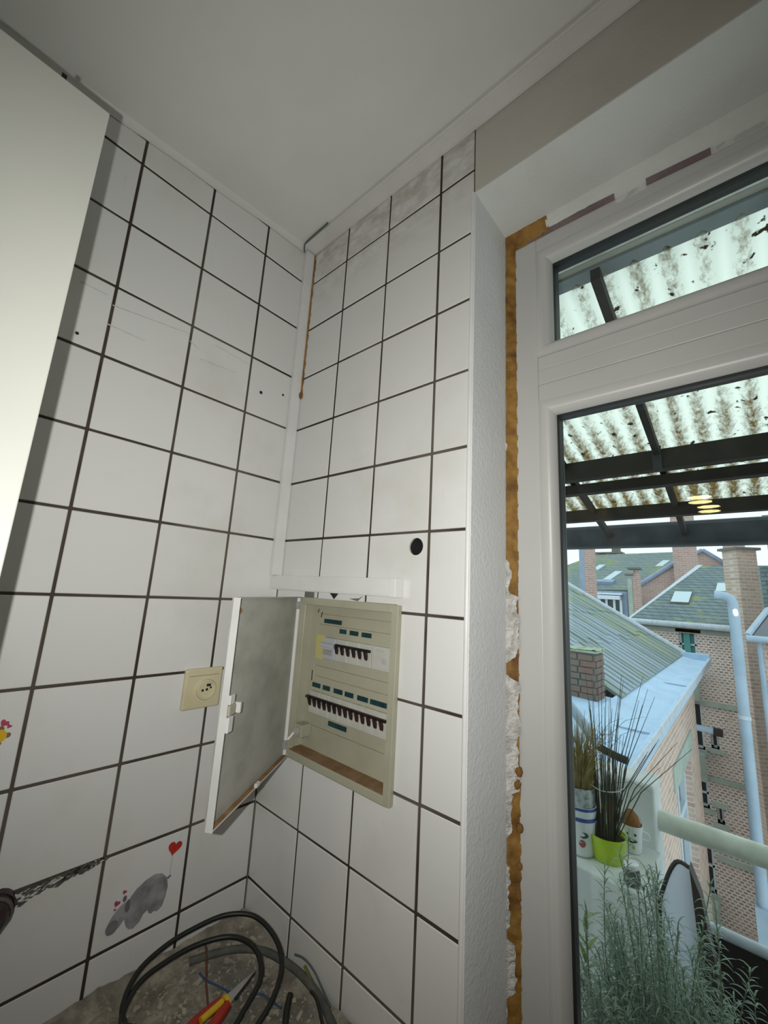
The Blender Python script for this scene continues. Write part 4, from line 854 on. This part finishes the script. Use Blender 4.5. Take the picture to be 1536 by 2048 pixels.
MB().tube([A(9.2, -0.08, -0.40), A(9.2, -0.20, -0.405)], 0.062, 14).build('pipe_end', 'dark', st, smooth=True)
# zinc gutter profile along u
prof = [(0.0, 0.44), (0.0, 0.562), (0.03, 0.565), (0.035, 0.515), (0.10, 0.505), (0.28, 0.51), (0.47, 0.552), (0.52, 0.585), (0.52, 0.44)]
def extr(pr, u0, u1): mb = MB(); mb.prism([A(u0, v, z) for v, z in pr], au * (u1 - u0)); return mb
extr(prof, 2.75, 11.6).build('zinc_gutter', 'zinc', ha)
extr([(0.5, 0.44), (0.5, 0.565), (1.15, 0.60), (1.15, 0.44)], 2.75, 5.25).build('zinc_flat', 'zinc', ha)
extr([(-0.012, 0.50), (-0.012, 0.57), (0.0, 0.575), (0.0, 0.50)], 2.75, 11.62).build('gutter_lip', 'coping', ha)
for u_ in (4.3, 7.3): abox(u_, u_ + 0.02, 0.03, 0.5, 0.50, 0.513 + 0.01).build('gutter_joint', 'zincd', ha)
abox(11.42, 11.6, 0.0, 0.5, 0.5, 0.63).build('gutter_end', 'zinc', ha)
# slate strips running up the slope, each lapping over the next
us = [5.32, 5.57, 5.83, 6.05, 6.26, 6.50, 6.74, 6.94, 7.14, 7.41, 7.69, 7.95, 8.2, 8.5, 8.8, 9.1, 9.4, 9.75, 10.1, 10.6, 11.15, 11.55]
SL = 0.595; z = lambda v: 0.560 + (v - 0.47) * SL; lo_, hi_ = 0.47, 5.2
MB().hexa([A(us[0], hi_, z(hi_) - 0.12), A(us[0], lo_, z(lo_) - 0.12), A(us[-1], lo_, z(lo_) - 0.12), A(us[-1], hi_, z(hi_) - 0.12),
           A(us[0], hi_, z(hi_) - 0.02), A(us[0], lo_, z(lo_) - 0.02), A(us[-1], lo_, z(lo_) - 0.02), A(us[-1], hi_, z(hi_) - 0.02)]).build('gap_shade_deck', 'dark', ha)  # near-black surface paints the shadow lines in the gaps between slates
for i in range(len(us) - 1):
    g_ = 0.010 if i % 2 else 0.026
    u0, u1 = us[i] + g_, us[i + 1]
    q = 0; v0 = lo_
    while v0 < hi_:
        v1 = min(v0 + 0.62 + 0.2 * ((i * 7 + q * 3) % 5) / 5, hi_); h_ = 0.012 + (0.006 * ((i * 3 + q * 5) % 4) if q else 0)
        MB().hexa([A(u0, v1, z(v1) - 0.02), A(u0, v0, z(v0) - 0.02), A(u1, v0, z(v0) - 0.02), A(u1, v1, z(v1) - 0.02),
                   A(u0, v1, z(v1) + 0.004), A(u0, v0, z(v0) + h_ + 0.008), A(u1, v0, z(v0) + h_ - 0.006), A(u1, v1, z(v1) - 0.004)]).build('slate', 'slate2' if (i > 15 or (i * 5 + q * 3) % 7 == 0) else 'slate', ha)
        v0 = v1; q += 1
MB().tube([A(11.6, 0.45, 0.60), A(11.6, 5.2, 0.60 + 4.75 * SL)], 0.06, 10).build('verge', 'coping', ha, smooth=True)
# near chimney of old bricks, mossy cap
cc = Vector((-0.545, 4.42, 0))
ch = thing('brick_chimney', (cc.x, cc.y, 0.35), 'old weathered brick chimney with a mossy cap beside the slate roof', 'chimney')
bx((cc.x - 0.155, cc.y - 0.155, 0.30), (cc.x + 0.155, cc.y + 0.155, 1.06)).build('core', 'mortar', ch)
brick_me = None
for r in range(11):
    z_ = 0.335 + r * 0.066
    for side in range(4):
        for q in range(2):
            off = (-0.155 + 0.0775 + 0.155 * q) + (0.03 if r % 2 else -0.03) * (1 if q else -1) * 0
            if brick_me is None:
                b_ = MB().box((-0.072, -0.012, -0.028), (0.072, 0.012, 0.028)).build('brick', 'oldbrick', None, bevel=0.004, seg=1); brick_me = b_.data
            else: b_ = bpy.data.objects.new('brick', brick_me); C.objects.link(b_)
            sh_ = 0.012 if r % 2 else -0.012
            pv = ((off + sh_, -0.158), (0.158, off + sh_), (off + sh_, 0.158), (-0.158, off + sh_))[side]
            b_.parent = ch; b_.rotation_euler = (random.uniform(-.03, .03), random.uniform(-.03, .03), (0, math.pi / 2, math.pi, -math.pi / 2)[side])
            b_.location = Vector((cc.x + pv[0], cc.y + pv[1], z_)) - ch.location
MB().grid(12, 12, lambda u, v: (cc.x - 0.19 + 0.38 * u, cc.y - 0.19 + 0.38 * v, 1.075 + 0.02 * noise.noise((u * 6, v * 6, 1)))).build('cap_crust', 'capmoss', ch, smooth=True)
bx((cc.x - 0.185, cc.y - 0.185, 1.045), (cc.x + 0.185, cc.y + 0.185, 1.07)).build('cap', 'capmoss', ch, bevel=0.008)
# near half round gutter with leaves
hg_ = thing('half_round_gutter', (0.05, 2.39, 0.75), 'pale half round gutter sloping behind the white parapet', 'gutter')
MB().tube(smoothpath([(-0.35, 2.42, 1.16), (-0.081, 2.394, 0.912), (0.014, 2.394, 0.806), (0.103, 2.394, 0.690)], 4), 0.032, 12).build('gutter_tube', 'zincd', hg_, smooth=True)
MB().tube(smoothpath([(0.103, 2.394, 0.688), (0.18, 2.394, 0.664), (0.262, 2.394, 0.650)], 4), 0.022, 10).build('gutter_shoe', 'dark', hg_, smooth=True)
iv = thing('ivy_clump', (-0.05, 2.2, 0.3), 'dark green weedy clump growing below the half round gutter', 'bush')
mb = MB(); rnd = random.Random(9)
for k in range(900):
    p = Vector((-0.06 + rnd.gauss(0, 0.10), 2.28 + rnd.gauss(0, 0.05), 0.0)); p.z = 0.62 + rnd.uniform(-0.45, 0.10) - 0.9 * max(0, p.x + 0.06)
    leaf(p, Vector((rnd.uniform(-1, 1), rnd.uniform(-1, 1), rnd.uniform(-0.2, 1))), rnd.uniform(0.03, 0.07), 0.007, mb, 0.3)
mb.build('foliage', 'ivy', iv, fix=False)['kind'] = 'stuff'

# ---- house B: far cross wing with patterned brick wall
YB = 12.394
hb = thing('patterned_brick_house', (0, YB + 2, -8), 'far house with patterned brick wall, mossy slate roof and white gutter', 'house')
bw = [(-0.50, -1.66, -0.19, -0.66), (-0.075, -1.58, 0.075, -1.26), (-0.085, -3.14, 0.045, -2.82), (-0.52, -4.6, -0.21, -3.55), (-0.50, -2.9, -0.20, -2.3), (-0.53, 0.42, -0.18, 1.0)]
mb = MB()
for a, b, c, d in rects_minus((-1.55, -8, 2.6, 1.12), bw): mb.box((a, YB, b), (c, YB + 0.4, d))
mb.build('wall', 'brickB', hb)
for k, (a, b, c, d) in enumerate(bw):
    wn = bx((a, YB + 0.16, b), (c, YB + 0.20, d)).build('window', 'dglass' if k != 5 else 'teal', hb)
    bx((a, YB + 0.09, b), (a + 0.045, YB + 0.16, d)).build('frame_post', 'winwhite', wn); bx((c - 0.045, YB + 0.09, b), (c, YB + 0.16, d)).build('frame_post', 'winwhite', wn)
    bx((a, YB + 0.09, b), (c, YB + 0.16, b + 0.05)).build('frame_rail', 'winwhite', wn)
    if d - b > 0.5: bx((a, YB + 0.09, b + (d - b) * 0.45), (c, YB + 0.16, b + (d - b) * 0.45 + 0.045)).build('frame_rail', 'winwhite', wn)
    bx((a - 0.08, YB - 0.06, b - 0.10), (c + 0.08, YB + 0.1, b)).build('sill', 'stone', hb); bx((a - 0.06, YB - 0.03, d), (c + 0.10, YB + 0.1, d + 0.11)).build('lintel', 'stone', hb)
bx((-0.44, YB + 0.05, 0.43), (-0.31, YB + 0.16, 0.99)).build('shutter', 'teal', hb)
for z_ in (-0.62, -2.25, -3.85): bx((-0.15, YB - 0.035, z_ - 0.05), (2.6, YB + 0.05, z_ + 0.06)).build('string_course', 'stone', hb)
bx((-1.55, YB - 0.03, 0.98), (2.6, YB + 0.05, 1.12)).build('eaves_band', 'stone', hb)
for z0, z1 in ((-0.55, 0.15), (-2.28, -1.72), (-5.6, -4.7)): bx((-0.52, YB - 0.30, z0), (-0.19, YB - 0.001, z1)).build('bay_box', 'stone', hb, bevel=0.01)
MB().slab([(-1.62, YB - 0.16, 1.20), (2.6, YB - 0.16, 1.18), (2.6, YB + 4.0, 3.01), (-0.22, YB + 4.0, 3.01), ], 0.12).build('roof', 'slateroof', hb)
MB().slab([(-1.66, YB - 0.16, 1.205), (-1.60, YB - 0.16, 1.205), (-0.16, YB + 4.0, 3.03), (-0.30, YB + 4.0, 3.03)], 0.3).build('verge_flashing', 'coping', hb)
MB().tube([(-1.66, YB - 0.24, 1.185), (2.6, YB - 0.24, 1.165)], 0.075, 10).build('gutter', 'coping', hb, smooth=True)
def on_roof(x0, x1, t0, t1, lift=0.05):
    f = lambda t_: (YB - 0.16 + 4.16 * t_, 1.19 + 1.82 * t_ + lift)
    return [(x0, *f(t0)), (x1, *f(t0)), (x1 + 0.04, *f(t1)), (x0 + 0.04, *f(t1))]
sk = MB().slab(on_roof(-0.77, -0.35, 0.27, 0.45, 0.06), 0.06).build('rooflight', 'mortar', hb)
MB().slab(on_roof(-0.76, -0.36, 0.275, 0.445, 0.066), 0.004).build('pane', 'skyglass', sk)
sk = MB().slab(on_roof(0.19, 0.62, 0.47, 0.62, 0.06), 0.06).build('rooflight', 'mortar', hb)
MB().slab(on_roof(0.20, 0.61, 0.475, 0.615, 0.066), 0.004).build('pane', 'skyglass', sk)
# big chimney stack on its breast
bc_ = (0.80, 11.6)
cb_ = thing('tall_brick_chimney', (bc_[0], bc_[1], -8), 'tall warm brick chimney stack with flat cap behind the zinc downpipe', 'chimney')
MB().box((bc_[0] - 0.21, bc_[1] - 0.21, -8), (bc_[0] + 0.21, bc_[1] + 0.21, 2.93), math.radians(38)).build('stack', 'brickD', cb_)
MB().box((bc_[0] - 0.27, bc_[1] - 0.27, 2.93), (bc_[0] + 0.27, bc_[1] + 0.27, 2.985), math.radians(38)).build('cap', 'mortar', cb_)
# zinc downpipe with elbow
dpz = thing('zinc_downpipe', (0.70, 7.394, -2.6), 'thick blue grey zinc downpipe with an elbow at the top', 'downpipe')
MB().tube(smoothpath([(0.50, 7.394, 1.80), (0.60, 7.394, 1.79), (0.665, 7.394, 1.76), (0.700, 7.394, 1.69), (0.706, 7.394, 1.58)], 5), 0.062, 16).build('elbow', 'zincd', dpz, smooth=True)
MB().tube([(0.706, 7.394, 1.60), (0.682, 7.394, -2.2)], 0.066, 16).build('pipe', 'zincd', dpz, smooth=True)
for z_ in (0.1, -1.55): MB().tube([(0.697, 7.394, z_), (0.697, 7.394, z_ + 0.05)], 0.074, 16).build('collar', 'coping', dpz, smooth=True)
bx((0.60, 7.30, -6), (1.0, 7.60, -2.15)).build('pipe_casing', 'zincd', dpz)
# second thin pipe and glazed lean-to at right
hd = thing('glazed_lean_to', (1.3, 8.5, -8), 'brick lean-to with dark glass roof and zinc edge at right', 'house')
bx((0.93, 8.45, -8), (3.2, 10.4, 1.12)).build('wall', 'brickA', hd)
MB().slab([(0.80, 8.20, 1.20), (3.2, 8.20, 1.20), (3.2, 9.4, 1.62), (1.10, 9.4, 1.62)], 0.06).build('roof', 'dglass', hd)
MB().tube([(0.82, 8.20, 1.21), (1.12, 9.4, 1.64)], 0.045, 8).build('roof_edge', 'zincd', hd, smooth=True)
MB().tube([(0.80, 8.16, 1.17), (3.2, 8.16, 1.17)], 0.05, 10).build('gutter', 'zincd', hd, smooth=True)
MB().tube([(0.95, 8.30, 1.14), (0.93, 8.32, -3.5)], 0.035, 10).build('drainpipe', 'zincd', hd, smooth=True)
for z_ in (0.25, -1.4): bx((1.02, 8.42, z_), (3.2, 8.46, z_ + 0.30)).build('stone_band', 'stone', hd)
cr = thing('slate_hung_chimney', (1.45, 11.2, -8), 'red brick chimney with slate hung side at far right', 'chimney')
bx((1.28, 10.6, -8), (2.05, 11.3, 3.45)).build('stack', 'brickC', cr); bx((1.11, 10.7, -8), (1.278, 11.2, 2.50)).build('slate_cheek', 'slateroof', cr)
bx((1.23, 10.55, 3.45), (2.1, 11.35, 3.53)).build('cap', 'mortar', cr)

# ---- house C: far mossy roof with rooflights, gable and chimneys
hc_ = thing('mossy_roof_house', (-4, 23, -8), 'distant house with mossy green roof, rooflights and brick gable', 'house')
MB().slab([(-9.5, 21.394, 2.15), (-2.95, 21.394, 2.32), (-1.2, 25.394, 4.50), (-5.67, 25.394, 4.40)], 0.15).build('roof', 'mossroof', hc_)
bx((-9.5, 21.6, -8), (-3.0, 22.0, 2.16)).build('wall', 'dormerzinc', hc_)
MB().prism([(-3.05, 21.35, -8), (-3.05, 21.35, 2.30), (-1.20, 21.35, 3.62), (-0.15, 21.35, 2.62), (-0.15, 21.35, -8)], (0, 0.4, 0)).build('gable_wall', 'brickC', hc_)
MB().tube([(-3.1, 21.30, 2.36), (-1.25, 21.30, 3.68)], 0.10, 8).build('gable_verge', 'dormerzinc', hc_, smooth=True)
MB().tube([(-1.25, 21.30, 3.66), (-0.1, 21.30, 2.70)], 0.08, 8).build('gable_verge', 'dormerzinc', hc_, smooth=True)
def on_c(x0, x1, t0, t1, lift=0.06):
    f = lambda t_: (21.394 + 4 * t_, 2.24 + 2.2 * t_ + lift)
    k_ = 1.75 * (t1 - t0)
    return [(x0, *f(t0)), (x1, *f(t0)), (x1 + k_, *f(t1)), (x0 + k_, *f(t1))]
for x0, x1, t0, t1 in ((-4.62, -4.28, 0.22, 0.46), (-2.52, -2.22, 0.60, 0.76), (-5.35, -5.05, 0.50, 0.64)):
    MB().slab(on_c(x0, x1, t0, t1), 0.06).build('rooflight', 'skyglass', hc_)
MB().slab(on_c(-4.95, -4.05, 0.10, 0.16, 0.22), 0.16).build('dormer_roof', 'dormerzinc', hc_)
cg = bx((-1.45, 21.0, 2.2), (-0.62, 21.36, 6.2)).build('gable_chimney', 'brickC', hc_)
dm = thing('dormer_window', (-3.6, 19.4, 0.9), 'blue grey dormer with white blind and white window frames', 'dormer')
bx((-4.35, 19.45, -8), (-3.0, 21.3, 2.16)).build('body', 'dormerzinc', dm)
bx((-4.30, 19.1, 1.80), (-3.20, 19.45, 1.97)).build('blind', 'winwhite', dm, bevel=0.02)
bx((-4.10, 19.15, 2.0), (-3.14, 19.45, 2.08)).build('head', 'winwhite', dm)
for x_ in (-4.1, -3.82, -3.52, -3.27): bx((x_, 19.36, 0.6), (x_ + 0.09, 19.45, 1.80)).build('frame_post', 'winwhite', dm)
bx((-4.1, 19.43, 0.6), (-3.2, 19.449, 1.8)).build('pane', 'dglass', dm)
cl = thing('rendered_chimney', (-3.43, 15.5, -8), 'slim chimney half grey render half brick rising above slate roof', 'chimney')
bx((-3.66, 15.3, -8), (-3.49, 15.75, 4.2)).build('render_face', 'dormerzinc', cl); bx((-3.49, 15.3, -8), (-3.22, 15.75, 4.2)).build('brick_face', 'brickC', cl)
cs = thing('capped_chimney', (-2.65, 19.4, 1), 'small brick chimney with two flat slab caps', 'chimney')
bx((-2.72, 19.2, -8), (-2.48, 19.6, 2.95)).build('stack', 'brickC', cs); bx((-2.90, 19.2, -8), (-2.73, 19.5, 2.70)).build('flue', 'stone', cs)
bx((-2.88, 19.1, 3.10), (-2.42, 19.7, 3.17)).build('cap', 'mortar', cs); bx((-2.98, 19.1, 2.84), (-2.66, 19.5, 2.90)).build('cap', 'mortar', cs)
for x_ in (-2.68, -2.54): bx((x_, 19.3, 2.95), (x_ + 0.06, 19.4, 3.10)).build('cap_leg', 'brickC', cs)
cv = thing('ridge_chimneys', (-5.4, 27.4, 4), 'wide low chimney with open slab cap behind the mossy ridge', 'chimney')
bx((-6.2, 27.2, -8), (-4.66, 27.8, 4.50)).build('stack', 'brickC', cv); bx((-6.3, 27.1, 4.68), (-4.6, 27.9, 4.76)).build('cap', 'mortar', cv)
for x_ in (-6.1, -5.5, -4.9): bx((x_, 27.3, 4.5), (x_ + 0.16, 27.6, 4.68)).build('cap_leg', 'brickC', cv)
bx((-5.2, 27.3, 4.76), (-4.78, 27.7, 5.2)).build('pot', 'mortar', cv)
cf = thing('gable_end_house', (0, 24, -8), 'far brick gable with dark verge beside the tall chimney', 'house')
MB().prism([(-1.2, 23.4, -8), (-1.2, 23.4, 3.9), (-0.55, 23.4, 4.28), (0.9, 23.4, 3.1), (0.9, 23.4, -8)], (0, 1.5, 0)).build('wall', 'brickC', cf)
MB().tube([(-1.2, 23.35, 3.95), (-0.55, 23.35, 4.33)], 0.09, 8).build('verge', 'dormerzinc', cf, smooth=True); MB().tube([(-0.55, 23.35, 4.33), (0.9, 23.35, 3.14)], 0.09, 8).build('verge', 'dormerzinc', cf, smooth=True)
bx((0.2, 23.0, 3.0), (0.95, 23.39, 5.5)).build('chimney', 'brickC', cf)
